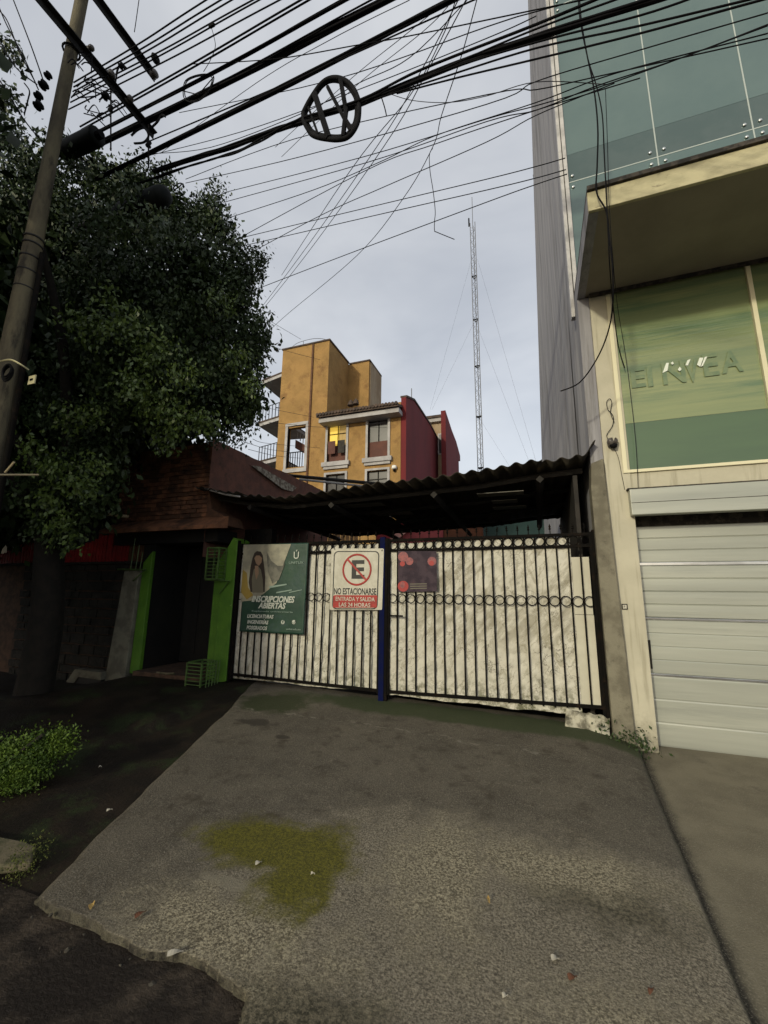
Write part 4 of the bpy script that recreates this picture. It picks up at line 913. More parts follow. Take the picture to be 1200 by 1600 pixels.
# ================================================================ TREE
tr = thing('ficus_tree', 'large dark leafy tree overhanging the brick entrance house', 'tree', (-6.9, 4.3, .1))
def limb(pts, r1, r2): return MB().tube(smooth_path(pts, 5), r1, 9, r2)
limb([(-6.9, 4.3, -.05), (-6.85, 4.3, 1.2), (-6.9, 4.2, 2.6), (-6.6, 4.2, 4.2)], .24, .15).build('trunk', M['trunk'], tr, True)
for pts in ([(-6.8, 4.2, 3.2), (-5.9, 4.4, 4.6), (-4.9, 4.7, 5.8)], [(-6.7, 4.2, 3.8), (-6.6, 4.4, 5.6), (-6.2, 4.6, 7.2)], [(-6.9, 4.2, 3.0), (-7.8, 3.6, 4.5), (-8.4, 3.0, 6.2)], [(-6.7, 4.2, 3.4), (-6.0, 3.4, 5.0), (-5.7, 2.6, 6.4)], [(-6.9, 4.2, 2.6), (-7.2, 2.6, 4.2), (-7.0, .5, 5.4)]):
    limb(pts, .10, .025).build('limb', M['trunk'], tr, True)
cl = []
# clumps read off the outline of the crown: pixel, depth, radius
CL = [(300, 330, 4.9, .42), (350, 350, 5.0, .35), (335, 310, 5.0, .22), (255, 300, 4.6, .40), (380, 410, 5.0, .36), (372, 470, 4.9, .45), (400, 520, 5.0, .33), (385, 560, 4.9, .40),
      (392, 610, 5.0, .33), (372, 625, 4.9, .30), (340, 600, 4.6, .45), (330, 420, 4.6, .55), (300, 500, 4.4, .60), (280, 400, 4.3, .55), (220, 350, 4.3, .55), (180, 300, 4.0, .50),
      (200, 440, 3.9, .55), (150, 380, 3.8, .55), (130, 470, 3.8, .50), (240, 540, 4.1, .55), (170, 560, 3.8, .50), (120, 560, 3.9, .45), (290, 600, 4.3, .40), (240, 630, 4.3, .40), (200, 620, 4.0, .42),
      (140, 660, 4.0, .42), (90, 640, 3.9, .40), (110, 740, 4.0, .38), (70, 760, 3.8, .32), (150, 710, 4.1, .35), (100, 810, 4.1, .25), (130, 770, 4.1, .30),
      (150, 760, 4.2, .22), (60, 500, 3.9, .5), (60, 350, 3.6, .55), (100, 300, 3.6, .50), (20, 280, 3.4, .45), (20, 420, 3.8, .6), (-20, 560, 3.9, .7), (-30, 700, 3.9, .6), (20, 650, 4.0, .5), (50, 240, 3.3, .32), (0, 190, 3.2, .35), (5, 130, 3.1, .10), (10, 60, 3.1, .08), (150, 250, 3.8, .30), (200, 260, 4.1, .25), (215, 270, 4.2, .22)]
for x, y, Y, r_ in CL:
    c = aY(x-14*(x > 280), y+16*(y < 345), Y); k = 1.0 if r_ > .15 else 2.
    cl.append((tuple(c), (r_*.95, r_, r_*.9), int(6000*r_*r_*k)+200, 1.18))
    cl.append((tuple(c+Vector((0, .15, -.05))), (r_*.6, r_*.6, r_*.6), int(480*r_), 2.2))
# hanging outer sprays
for x, y, Y in ((405, 425, 5.0), (415, 500, 5.0), (412, 540, 5.0), (408, 590, 5.0), (398, 650, 5.0), (380, 670, 5.0), (352, 300, 5.0), (412, 400, 5.0), (345, 668, 4.9), (105, 840, 4.1), (70, 820, 3.9), (235, 265, 4.3), (270, 275, 4.5), (385, 395, 5.), (392, 450, 5.)):
    cl.append((tuple(aY(x-10, y, Y)), (.13, .13, .22), 260, 1.))
leaves('crown', cl, M['leaf'], tr, .062, 2)
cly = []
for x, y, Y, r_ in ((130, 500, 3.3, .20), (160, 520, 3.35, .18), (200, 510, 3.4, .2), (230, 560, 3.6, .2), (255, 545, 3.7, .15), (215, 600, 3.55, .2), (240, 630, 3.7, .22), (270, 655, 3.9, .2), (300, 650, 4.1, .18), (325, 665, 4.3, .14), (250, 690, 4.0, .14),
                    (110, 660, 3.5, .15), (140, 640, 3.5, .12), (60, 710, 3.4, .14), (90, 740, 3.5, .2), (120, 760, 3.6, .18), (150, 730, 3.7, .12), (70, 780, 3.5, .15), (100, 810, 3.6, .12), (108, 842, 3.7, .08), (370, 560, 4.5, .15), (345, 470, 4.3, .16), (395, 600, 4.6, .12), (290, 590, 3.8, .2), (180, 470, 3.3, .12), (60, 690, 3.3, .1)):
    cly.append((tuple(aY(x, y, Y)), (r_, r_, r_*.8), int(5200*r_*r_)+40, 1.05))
for x, y in ((165, 345), (190, 350), (215, 345), (150, 330), (240, 345), (130, 360), (205, 300), (100, 240), (120, 255), (90, 225)):
    cl3 = [(tuple(aY(x, y, 3.0)), (.13, .10, .10), 170, 1.1)]; cly2 = globals().setdefault('cly2', []); cly2 += cl3
leaves('front_foliage', cly2, M['leaf'], tr, .062, 14)
leaves('lit_foliage', cly, M['leaf_lit'], tr, .062, 12)  # clumps in lamplight, brightness painted into the leaf colour
# inner dark mass, crown past the left edge, unseen clumps added to shade that side
cl2 = []
for c, r_ in (((-6.9, 5.6, 5.2), 1.2), ((-6.8, 5.7, 6.9), 1.3), ((-8.4, 5.0, 4.6), 1.5), ((-8.8, 4.6, 7.2), 1.6), ((-8.2, 2.2, 5.6), 1.5), ((-7.9, .6, 4.6), 1.5), ((-8.2, -1.6, 4.2), 1.5), ((-9.5, .8, 4.4), 1.8), ((-9.5, 3.0, 6.2), 2.0), ((-6.6, .8, 6.1), 1.3), ((-7.2, -1.2, 6.0), 1.4), ((-8.6, -3.2, 3.6), 1.9), ((-9.0, -4.2, 5.0), 1.8), ((-9.0, 1.2, 2.4), 1.2), ((-8.0, -1.8, 2.2), 1.3), ((-10.5, 2.2, 2.8), 1.8), ((-10.8, -1, 3.2), 2.), ((-10.5, 5.0, 4.0), 1.8), ((-11.5, 5, 7.), 2.), ((-8.6, -5.0, 3.0), 1.6), ((-5.8, .2, 7.6), 1.2), ((-8.6, 3.6, 3.2), .8)):
    cl2.append((c, (r_, r_, r_*.85), int(3200*r_*r_), 3.6))
leaves('inner_and_unseen_foliage', cl2, M['leaf'], tr, .062, 6)

# ================================================================ UTILITY POLE
PX, PYY = -4.95, 2.37
up = thing('utility_pole', 'tall weathered concrete utility pole with two steel crossarms at the left', 'pole', (PX, PYY, 0))
MB().lathe((PX, PYY, -.1), [(.150, 0), (.112, 3.5), (.088, 5.3), (.070, 6.4), (.066, 8.5), (.062, 11.5)], 'z', 14).build('shaft', M['pole'], up, True)
for z_ in (4.75, 4.95, 5.12, 5.28, 5.36): MB().lathe((PX, PYY, z_), [(.088, 0), (.096, .004), (.096, .018), (.088, .022)], 'z', 14).build('steel_band', M['galv'], up, True)
def cross(y0, y1, z, x, slots):
    x -= .035
    o = MB().box((x, y0, z), (x+.012, y1, z+.09)).box((x+.012, y0, z+.078), (x+.075, y1, z+.09)).build('crossarm', M['galv'], up)
    return o
cross(1.2, 3.46, 8.03, PX+.11, 0); cross(1.6, 3.36, 8.93, PX+.11, 0)
MB().ring((PX, PYY, 8.02), (1, 0, 0), (0, 1, 0), .085, .012, 14, 5).build('clamp_ring', M['iron'], up)
# telecom pole clutter
for c, s_ in (((-4.83, 2.75, 8.15), 1.), ((-4.83, 3.02, 8.12), .9), ((-4.83, 2.48, 8.16), .7), ((-4.83, 3.30, 8.96), 1.1)):
    MB().lathe(c, [(.012, -.05), (.05*s_, -.03), (.052*s_, .0), (.03*s_, .012), (.05*s_, .03), (.046*s_, .055), (.02, .07)], 'x', 10).build('insulator', M['porc'], up, True)
MB().ring(aX(243, 92, -4.83), (0, 1, 0), (0, 0, 1), .035, .035, 14, 6).build('reel_insulator', M['black'], up, True)
for x_, y_, s_ in ((68, 133, .05), (60, 150, .045), (75, 118, .04), (165, 150, .045), (190, 103, .035), (60, 165, .05)):
    q = aY(x_, y_, 2.5 if x_ > 100 else 2.25); MB().lathe(q, [(.01, -s_), (s_, -s_*.5), (s_*.6, 0), (s_, s_*.5), (.01, s_)], 'x', 9).build('dead_end_clamp', M['black'], up, True)
# loops of jumper wire by the pole
for k in range(26):
    q = Vector((PX+random.uniform(.06, .38), PYY+random.uniform(-.1, .35), random.uniform(7.2, 7.85)))
    MB().tube(smooth_path([q, q+Vector((random.uniform(-.12, .12), .05, random.uniform(.03, .18))), q+Vector((random.uniform(.02, .25), .1, random.uniform(-.1, .08)))], 6), .006, 4).build('jumper_wire', M['wire'], up)
# conduit, cable coil, step bolts, tag
MB().tube([(PX+.185, PYY+.06, 0), (PX+.145, PYY+.05, 3.3), (PX+.115, PYY+.04, 5.2)], .026, 8).build('conduit', M['iron'], up, True)
q = aY(15, 575, PYY-.1)
for k in range(3): MB().ring(aY(12, 584, PYY-.12)+Vector((.01*k, -.01*k, .01*k)), (1, 0, 0), (0, 0, 1), .075-.006*k, .010, 18, 5).build('cable_coil', M['black'], up)
MB().tube(smooth_path([aY(-5, 566, PYY-.15), aY(15, 562, PYY-.18), aY(30, 568, PYY-.17), aY(45, 578, PYY-.1)], 5), .008, 5).build('tie_wire', M['tag'], up)
c = aY(51, 594, PYY); box('yellow_tag', c+Vector((-.05, -.01, -.045)), c+Vector((.05, 0, .045)), M['tag'], up)
c = c+Vector((0, -.012, 0)); box('tag_mark', c+Vector((-.02, -.003, -.01)), c+Vector((.02, 0, .01)), M['iron'], up)
MB().tube([aY(-10, 742, PYY-.1), aY(60, 742, PYY+.25)], .010, 5).build('step_rod', M['tube'], up); MB().tube([aY(8, 738, PYY-.16), aY(22, 722, PYY-.16)], .010, 5).build('step_rod', M['tube'], up)
# far climbing hardware hanging from cross arm 1
for x_, y0_, y1_ in ((173, 140, 235), (232, 195, 262)):
    MB().tube([aY(x_, y0_, 2.95), aY(x_, y1_, 2.95)], .010, 5).build('hanger_rod', M['iron'], up)
    MB().lathe(aY(x_, y0_+30, 2.95), [(.01, -.05), (.035, -.03), (.02, 0), (.035, .03), (.01, .05)], 'z', 8).build('hanger_insulator', M['black'], up, True)
# splice closures
sc1 = thing('splice_closure', 'dark boxy cable splice closure beside the pole on the thick cable bundle', 'cable closure', aY(125, 220, 2.9))
a_, b_ = aY(98, 238, 2.9), aY(152, 212, 2.9); dd = (b_-a_)
MB().tube([a_, a_+dd*.04, b_-dd*.04, b_], .115, 10).build('housing', M['closure'], sc1, True)
MB().tube([a_-dd*.1, a_], .05, 8).build('end_cap', M['black'], sc1); MB().tube([b_, b_+dd*.12], .05, 8).build('end_cap', M['black'], sc1)
sc2 = thing('splice_closure', 'long dark cylindrical splice closure hanging in front of the tree', 'cable closure', aY(200, 320, 3.2))
a_, b_ = aY(182, 338, 3.2), aY(262, 302, 3.2); dd = b_-a_
MB().lathe(a_, [(.07, 0), (.11, .05), (.125, .12), (.125, dd.length-.1), (.10, dd.length-.02), (.05, dd.length)], ((0, 1, 0), Vector((0, 1, 0)).cross(dd.normalized()) * -1, dd.normalized()), 14).build('housing', M['closure'], sc2, True)
MB().tube([aY(118, 358, 3.15), a_+dd*.04], .045, 8).build('sleeve', M['pvc'], sc2, True)
MB().ring(aY(277, 291, 3.2), (1, 0, 0), (0, .3, 1), .06, .007, 16, 5).build('cable_loop', M['wire'], sc2)

# ================================================================ OVERHEAD CABLES
def cable(pts, r_, label, group, m_='wire', name='overhead_cable', cat='cable', wob=0., strands=1):
    P = [aY(x, y, Y) for x, y, Y in pts]
    if len(P) == 2:                                      # real sag
        P = [P[0], (P[0]+P[1])/2, P[1]]
    P = smooth_path(P, 8 if len(P) < 5 else 6)
    if strands == 1:
        o = MB().tube(P, r_, 6 if r_ > .008 else 5).build(name, M[m_], None, True); return tag(o, label, cat, group)
    g_ = thing(name, label, cat, P[len(P)//2], group)
    P = [Vector(p) for p in P]; Q = []
    for i in range(len(P)-1):
        for k in range(3): Q.append(P[i].lerp(P[i+1], k/3))
    Q.append(P[-1])
    for s_ in range(strands):
        ph = 2*math.pi*s_/strands; rr = r_/math.sqrt(strands)*1.0
        MB().tube([q+Vector((0, math.cos(ph+i*.045)*r_*.55, math.sin(ph+i*.045)*r_*.55+wob*math.sin(i*.45+s_*2))) for i, q in enumerate(Q)], rr*.95, 5).build('strand', M[m_], g_, True)
    return g_
GA = 'parallel power lines above the crossarm'; LA = 'thin black power line in the parallel set running past the crossarm insulators'
for x0, y0, x1, y1, Y in ((115, 129, 322, 0, 2.75), (115, 136, 345, 0, 2.8), (117, 142, 362, 0, 2.85), (112, 151, 395, 0, 2.95), (110, 160, 405, 0, 2.98), (107, 171, 437, 0, 3.02)):
    dx, dy = x1-x0, y1-y0; cable([(x0, y0, Y), (x0+dx*.5, y0+dy*.5+3, Y), (x1, y1, Y), (x1+dx*1.5, y1+dy*1.5, Y)], .009, LA, GA)
GB = 'paired black lines above the thick bundle'; LB = 'black service cable in the close pair just above the thickest bundle'
for x0, y0, x1, y1, Y, r_ in ((125, 198, 470, 0, 3.05, .011), (127, 203, 483, 0, 3.08, .011)):
    dx, dy = x1-x0, y1-y0; cable([(x0, y0, Y), (x0+dx*.5, y0+dy*.5+2, Y), (x1, y1, Y), (x1+dx*1.2, y1+dy*1.2, Y)], r_, LB, GB)
def long(x0, y0, x1, y1, Y, sag=4, ext=1.0): dx, dy = x1-x0, y1-y0; return [(x0, y0, Y), (x0+dx*.5, y0+dy*.5+sag, Y), (x1, y1, Y), (x1+dx*ext, y1+dy*ext, Y)]
cable(long(150, 208, 538, 0, 3.2), .021, 'medium thick black cable running directly above the thickest bundle', None, strands=3)
cable(long(148, 228, 603, 0, 3.3), .042, 'thickest black cable bundle rising from the dark closure to the top edge', None, strands=6, wob=.002)
cable(long(160, 222, 580, 0, 3.25), .010, 'thin black cable pressed against the top of the thickest bundle', None)
cable(long(150, 280, 706, 0, 3.3, 3), .030, 'second thickest bundle, passing above the round cable basket', None, strands=4, wob=.002)
cable(long(230, 222, 740, 0, 3.3, 3), .008, 'thin cable just below the second thickest bundle', None)
cable([(240, 268, 3.2), (300, 248, 3.2), (350, 233, 3.2), (420, 207, 3.2), (472, 190, 3.2), (520, 174, 3.2), (565, 161, 3.2), (700, 105, 3.2), (838, 58, 3.2), (1050, -10, 3.2), (1400, -120, 3.2)], .030, 'thick cable bundle that carries the round basket', None, strands=5, wob=.003)
cable([(200, 292, 3.18), (300, 258, 3.18), (372, 236, 3.18), (430, 206, 3.18), (475, 183, 3.18)], .016, 'lower cable tied to the left half of the basket bundle', None, strands=2, wob=.006)
cable([(475, 183, 3.15), (565, 155, 3.15), (660, 108, 3.15), (838, 38, 3.15), (1000, -30, 3.15)], .013, 'upper cable of the pair leaving the basket to the right', None)
GC = 'cables fanning right from the basket'; LC = 'thin black cable fanning out from the basket towards the glass building'
for pts in ([(565, 162, 3.2), (700, 118, 3.1), (838, 75, 3.0), (1000, 40, 2.9), (1200, -8, 2.8)], [(600, 150, 3.2), (720, 95, 3.1), (838, 45, 3.0), (960, 0, 2.9), (1100, -50, 2.9)], [(620, 146, 3.2), (720, 120, 3.1), (838, 92, 3.0), (1000, 52, 2.9), (1160, 8, 2.8), (1300, -30, 2.8)], [(570, 158, 3.2), (700, 108, 3.1), (838, 66, 3.), (1000, 24, 2.9), (1100, -10, 2.9)]):
    cable(pts, .008, LC, GC)
GD = 'thin wires crossing from the tree to the glass building'; LD = 'thin dark wire crossing the sky from the tree towards the glass building'
for pts in (
    [(280, 176, 4.2), (515, 126, 3.8), (760, 42, 3.4), (838, 18, 3.3), (1000, -25, 3.2)],
    [(225, 245, 4.4), (380, 205, 4.2), (560, 140, 4.0), (760, 60, 3.6), (838, 25, 3.5)],
    [(240, 240, 4.4), (330, 230, 4.3), (472, 177, 4.1), (560, 130, 4.0), (640, 90, 3.8), (730, 0, 3.7)],
    [(290, 286, 4.6), (469, 245, 4.2), (760, 163, 3.8), (838, 127, 3.6), (1000, 78, 3.4), (1200, 20, 3.2)],
    [(290, 280, 4.6), (460, 217, 4.3), (760, 148, 3.8), (838, 140, 3.6), (940, 118, 3.5), (1200, 60, 3.2)],
    [(350, 301, 4.9), (568, 245, 4.3), (760, 186, 3.9), (838, 165, 3.7), (960, 128, 3.5), (1200, 40, 3.2)],
    [(350, 316, 4.9), (576, 253, 4.3), (760, 190, 3.9), (838, 172, 3.7), (930, 135, 3.5), (1060, 92, 3.4), (1200, 38, 3.2)],
    [(355, 341, 4.9), (492, 296, 4.5), (600, 250, 4.2), (680, 212, 4.0), (838, 160, 3.7), (960, 115, 3.5), (1200, 52, 3.2)],
    [(350, 385, 4.9), (568, 268, 4.4), (680, 225, 4.1), (838, 172, 3.7), (1000, 122, 3.4)],
    [(375, 404, 5.0), (500, 337, 4.7), (600, 292, 4.4), (760, 222, 4.1), (838, 180, 3.9), (960, 130, 3.6)],
    [(350, 378, 5.0), (584, 322, 4.6), (760, 280, 4.3), (838, 260, 4.1), (883, 247, 4.0)],
    [(350, 391, 5.0), (584, 337, 4.6), (760, 297, 4.3), (838, 278, 4.1), (884, 265, 4.0)],
    [(390, 456, 5.0), (538, 399, 4.7), (760, 316, 4.3), (838, 288, 4.1), (886, 272, 4.0)]):
    cable(pts, .0052, LD, GD)
cable([(592, 140, 4.0), (640, 156, 4.0), (700, 160, 3.9), (760, 150, 3.8), (838, 128, 3.6), (950, 132, 3.6)], .004, 'thin slack wire sagging below the basket cables at right', None, 'wire_grey')
cable([(300, 100, 3.2), (430, 92, 3.2), (560, 70, 3.2), (640, 56, 3.2), (838, 15, 3.1), (960, -10, 3.1)], .0055, 'thin wire crossing the thick bundles at a shallow angle', None)
GE = 'steep wires running down to the roofs behind'; LE = 'steep thin wire running from the roofs behind up over the street'
for pts in ([(392, 502, 9), (469, 400, 7), (591, 226, 4.6), (660, 107, 3.6), (716, 0, 3.1)], [(394, 504, 9), (477, 400, 7), (599, 230, 4.6), (670, 107, 3.6), (728, 0, 3.1)], [(415, 522, 9), (450, 490, 8), (557, 400, 6.4), (630, 310, 5.3), (676, 230, 4.6), (690, 180, 4.0), (722, 84, 3.4), (745, 0, 3.1)],
            [(440, 430, 8), (545, 270, 5.), (640, 150, 4.1), (690, 60, 3.5), (712, 0, 3.2)]):
    cable(pts, .0055, LE, GE, 'wire')
GF = 'thin lines crossing the gap between bundles'; LF = 'thin grey line climbing steeply between the two thickest bundles'
for pts in ([(430, 230, 5), (545, 126, 4.2), (630, 57, 3.6), (700, 0, 3.3)], [(440, 245, 5), (553, 137, 4.2), (660, 50, 3.6), (700, 10, 3.3)], [(250, 240, 4.4), (400, 130, 3.8), (520, 60, 3.4), (640, 0, 3.2)]):
    cable(pts, .004, LF, GF, 'wire_grey')
cable([(676, 232, 4.6), (671, 242, 4.6), (672, 268, 4.6), (677, 300, 4.6), (680, 330, 4.6), (679, 345, 4.6), (679, 360, 4.6), (683, 363, 4.6), (710, 374, 4.6)], .005, 'broken wire end dangling in the sky with a kinked tail', None)
cable([(596, 152, 3.2), (601, 168, 3.2), (604, 181, 3.2)], .006, 'short loose cable stub hanging right of the basket', None)
cable([(330, 42, 3.0), (335, 60, 3.0), (336, 75, 3.0), (328, 95, 3.05), (318, 112, 3.1)], .004, 'thin jumper wire hanging from the upper power lines', None)
tag(MB().lathe(aY(331, 40, 2.96), [(.005, -.05), (.022, -.03), (.022, .03), (.005, .05)], 'x', 6).build('line_clamp', M['black']), 'small clamp on the upper power lines with a jumper hanging from it', 'clamp')
cable([(210, 50, 2.7), (213, 30, 2.7), (220, -20, 2.7)], .005, 'single thin wire dropping from the top edge right of the second crossarm', None)
GG = 'wires arriving at the pole from the left'; LG = 'thin wire coming down to the pole from the top left corner'
for pts in ([(21, 0, 2.2), (45, 62, 2.25), (57, 95, 2.3), (67, 124, 2.3)], [(-10, -10, 2.1), (10, 38, 2.2), (35, 85, 2.2), (60, 140, 2.3)], [(-5, 55, 2.1), (17, 95, 2.1), (35, 115, 2.2), (58, 132, 2.3)], [(-10, 110, 2.1), (15, 150, 2.1), (37, 186, 2.2), (60, 215, 2.3)], [(-10, 10, 2.1), (10, 30, 2.15), (30, 80, 2.2), (55, 128, 2.3)], [(38, 178, 2.2), (44, 155, 2.2), (46, 142, 2.2), (38, 130, 2.2)]):
    cable(pts, .0075, LG, GG)
GH = 'far wires between the tree and the yellow building'; LH = 'faint far wire between the tree and the yellow apartment building'
for pts in ([(370, 465, 14), (420, 500, 17), (470, 530, 21.6)], [(380, 520, 12), (440, 546, 18), (500, 562, 21.8)], [(395, 686, 12), (420, 693, 16), (500, 700, 21.5)], [(388, 702, 12), (430, 712, 16), (470, 716, 20)], [(380, 690, 12), (420, 702, 16), (452, 706, 20)], [(395, 632, 14), (430, 640, 17), (490, 652, 21.5)], [(420, 660, 14), (520, 668, 21), (600, 660, 21.4)]):
    cable(pts, .010, LH, GH, 'wire_grey')
# cables hanging down the right building
cable([(905, -10, 4.4), (908, 30, 4.3), (916, 80, 4.2), (928, 140, 4.15), (934, 200, 4.1), (933, 260, 4.08), (932, 300, 4.07), (947, 330, 4.06), (952, 370, 4.06), (957, 420, 4.1), (957, 480, 4.3), (948, 525, 4.6), (930, 565, 4.8), (905, 598, 4.9), (876, 611, 4.9)], .008, 'black cable hanging over the canopy and ending loose beside the pier', None)
cable([(903, -10, 4.4), (906, 30, 4.35), (918, 90, 4.2), (932, 135, 4.15), (941, 180, 4.1), (944, 240, 4.08), (947, 300, 4.05), (950, 360, 4.05), (953, 420, 4.2), (958, 480, 5.0), (966, 540, 5.4), (976, 575, 5.48)], .0065, 'second black cable hanging down across the canopy fascia', None)
cable([(946, 140, 4.08), (949, 220, 4.06), (952, 320, 4.05), (958, 410, 4.2), (965, 480, 5.2), (978, 560, 5.46), (988, 640, 5.48), (994, 700, 5.48), (997, 762, 5.45)], .0035, 'thinnest wire hanging straight down across the green window', None)
# the round basket (spare cable rack)
bk = thing('cable_basket', 'round black spare cable basket hanging on the bundle against the sky', 'cable basket', aY(518, 172, 3.2))
OUT = [(474, 176), (482, 160), (492, 144), (502, 131), (514, 123), (528, 122), (542, 128), (553, 140), (560, 156), (561, 172), (559, 190), (552, 205), (542, 215), (528, 218), (512, 217), (496, 214), (486, 209), (480, 200), (475, 190)]
for k, (dy, sc_) in enumerate(((-.06, 1.), (0, 1.0), (.05, .97), (.0, .93))):
    cx_, cy_ = 518, 171; P = [aY(cx_+(x-cx_)*sc_, cy_+(y-cy_)*sc_, 3.2+dy*.4) for x, y in OUT]; P.append(P[0])
    MB().tube(smooth_path(P, 4), .026, 6).build('cable_hoop', M['black'], bk, True)
for (x0, y0), (x1, y1), w in (((492, 148), (514, 216), .030), ((512, 136), (548, 205), .018), ((532, 124), (541, 175), .022), ((541, 170), (536, 214), .022), ((482, 168), (497, 210), .012), ((478, 190), (500, 184), .014), ((536, 180), (552, 205), .016)):
    MB().tube([aY(x0, y0, 3.17), aY((x0+x1)/2, (y0+y1)/2, 3.15), aY(x1, y1, 3.17)], w*1.15, 6).build('basket_strap', M['black'], bk)
# ring frame further left on the bundle
rk = thing('cable_loop_frame', 'small oval loop of cable tied round the thickest bundle', 'cable loop', aY(310, 138, 3.25))
for k in range(2):
    P = [aY(310+x*(1-.1*k), 138+y*(1-.1*k), 3.22+.05*k) for x, y in ((-24, 4), (-20, -12), (-4, -20), (14, -22), (24, -18), (20, -2), (6, 16), (-10, 22), (-22, 16), (-24, 4))]
    MB().tube(smooth_path(P, 4), .007, 5).build('cable_hoop', M['black'], rk)
MB().tube([aY(286, 142, 3.2), aY(310, 148, 3.2), aY(334, 120, 3.2)], .006, 5).build('cable_hoop', M['black'], rk)
# grey service clutter around the crossarm end
for pts in ([(205, 212), (215, 203), (226, 200), (232, 212), (225, 222), (210, 224)], [(236, 200), (246, 190), (252, 180), (258, 182)], [(180, 130), (184, 108), (190, 100), (197, 106)]):
    MB().tube(smooth_path([aY(x, y, 3.1) for x, y in pts], 5), .014, 5).build('jumper_wire', M['black'], up)

# ================================================================ YELLOW APARTMENT BUILDING
YB = 22.
yb = thing('yellow_apartments', 'ochre yellow apartment building with maroon gable wall behind the carport', 'building', (-11, YB, 0))
xA0, xA1 = aY(439, 600, YB).x, aY(515, 532, YB).x
zA = aY(515, 532, YB).z
YA1 = 25.0; xB1 = aY(577, 564, YA1).x; zB = aY(577, 564, YA1).z; YB1 = aX(595, 589, xB1).y
# stair opening in block A
oL, oR = aY(449, 700, YB).x, aY(477, 700, YB).x; oT, oB = aY(462, 668, YB).z, aY(462, 730, YB).z
box('tower_wall', (xA0, YB, 0), (oL, YB+.3, zA), M['yellow'], yb)
box('tower_wall', (oR, YB, 0), (xA1, YB+.3, zA), M['yellow'], yb)
box('tower_wall', (oL, YB+.001, oT), (oR, YB+.3, zA), M['yellow'], yb)
box('tower_wall', (oL, YB+.001, 0), (oR, YB+.3, oB), M['yellow'], yb)
box('tower_side', (xA1-.3, YB+.3, 0), (xA1-.002, YA1, zA), M['yellow'], yb)
box('tower_back', (xA0+2.2, YA1-.3, 0), (xA1-.3, YA1, zA), M['yellow'], yb)
box('second_tower', (xA1-.3, YA1+.002, 0), (xB1, YB1, zB), M['yellow'], yb)
box('faded_tower_side', (xB1+.002, YA1+.15, 0), (xB1+.06, YB1, zB), M['yellow_pale'], yb)
for a_, b_ in (((xA0-.06, YB-.06, zA), (xA1+.06, YB+.34, zA+.10)), ((xA1-.34, YB+.34, zA), (xA1+.06, YA1, zA+.10)), ((xA1+.06, YA1-.06, zB), (xB1+.08, YA1+.3, zB+.10)), ((xB1-.3, YA1+.302, zB), (xB1+.08, YB1, zB+.10))):
    box('parapet_cap', a_, b_, M['tile'], yb)
xs = aY(487, 600, YB).x; box('drain_pipe', (xs-.06, YB-.08, 4), (xs+.06, YB-.01, zA-.05), M['brown'], yb)
# opening trim, stair flight and railing
for a_, b_ in (((oL-.18, YB-.08, oB-.1), (oL, YB+.2, oT+.1)), ((oR, YB-.08, oB-.1), (oR+.18, YB+.2, oT+.1)), ((oL-.18, YB-.1, oT+.1), (oR+.18, YB+.2, oT+.3)), ((oL-.2, YB-.12, oB-.35), (oR+.2, YB+.2, oB-.1))):
    box('opening_trim', a_, b_, M['trim'], yb)
MB().prism([(oL-.2, YB+1.2, oT-.3), (oL-.2, YB+1.2, oT-.9), (oR+.3, YB+1.2, oT-2.0), (oR+.3, YB+1.2, oT-1.4)], (0, .8, 0)).build('stair_flight', M['curtain'], yb)
for k in range(7):
    x = oL+(oR-oL)*k/6; box('stair_baluster', (x-.02, YB+1.1, oT-.3-1.1*k/6), (x+.02, YB+1.16, oT+.25-1.1*k/6), M['trim'], yb)
for k in range(8):
    x = oL+.05+(oR-oL-.1)*k/7; box('railing_bar', (x-.018, YB+.05, oB), (x+.018, YB+.09, oB+1.0), M['iron'], yb)
box('railing_top', (oL, YB+.04, oB+1.0), (oR, YB+.1, oB+1.05), M['iron'], yb); box('landing', (oL, YB+.1, oB-.1), (oR, YB+1.6, oB+.05), M['curtain'], yb)
# balconies at the left edge
for (x, y, ztop) in ((418, 603, 0), (413, 668, 1), (412, 728, 1)):
    q = aY(x, y, YB+1.4); z_ = q.z
    MB().prism([(xA0, YB+.25, z_-.16), (q.x, YB+.8, z_-.16), (q.x-.1, YB+3.6, z_-.16), (xA0, YB+3.9, z_-.16)], (0, 0, .22)).build('balcony_slab', M['trim'], yb)
    MB().prism([(xA0, YB+.22, z_+.06), (q.x-.06, YB+.76, z_+.06), (q.x-.1, YB+3.6, z_+.06), (xA0, YB+3.9, z_+.06)], (0, 0, .10)).build('balcony_edge', M['tile'], yb)
    if ztop:
        for k in range(8):
            p = Vector((q.x, YB+.8, z_)).lerp(Vector((xA0, YB+.3, z_)), k/7); box('railing_bar', p+Vector((-.018, -.018, .1)), p+Vector((.018, .018, 1.15)), M['iron'], yb)
        MB().tube([(q.x, YB+.8, z_+1.15), (xA0, YB+.3, z_+1.15)], .03, 4).build('railing_top', M['iron'], yb)
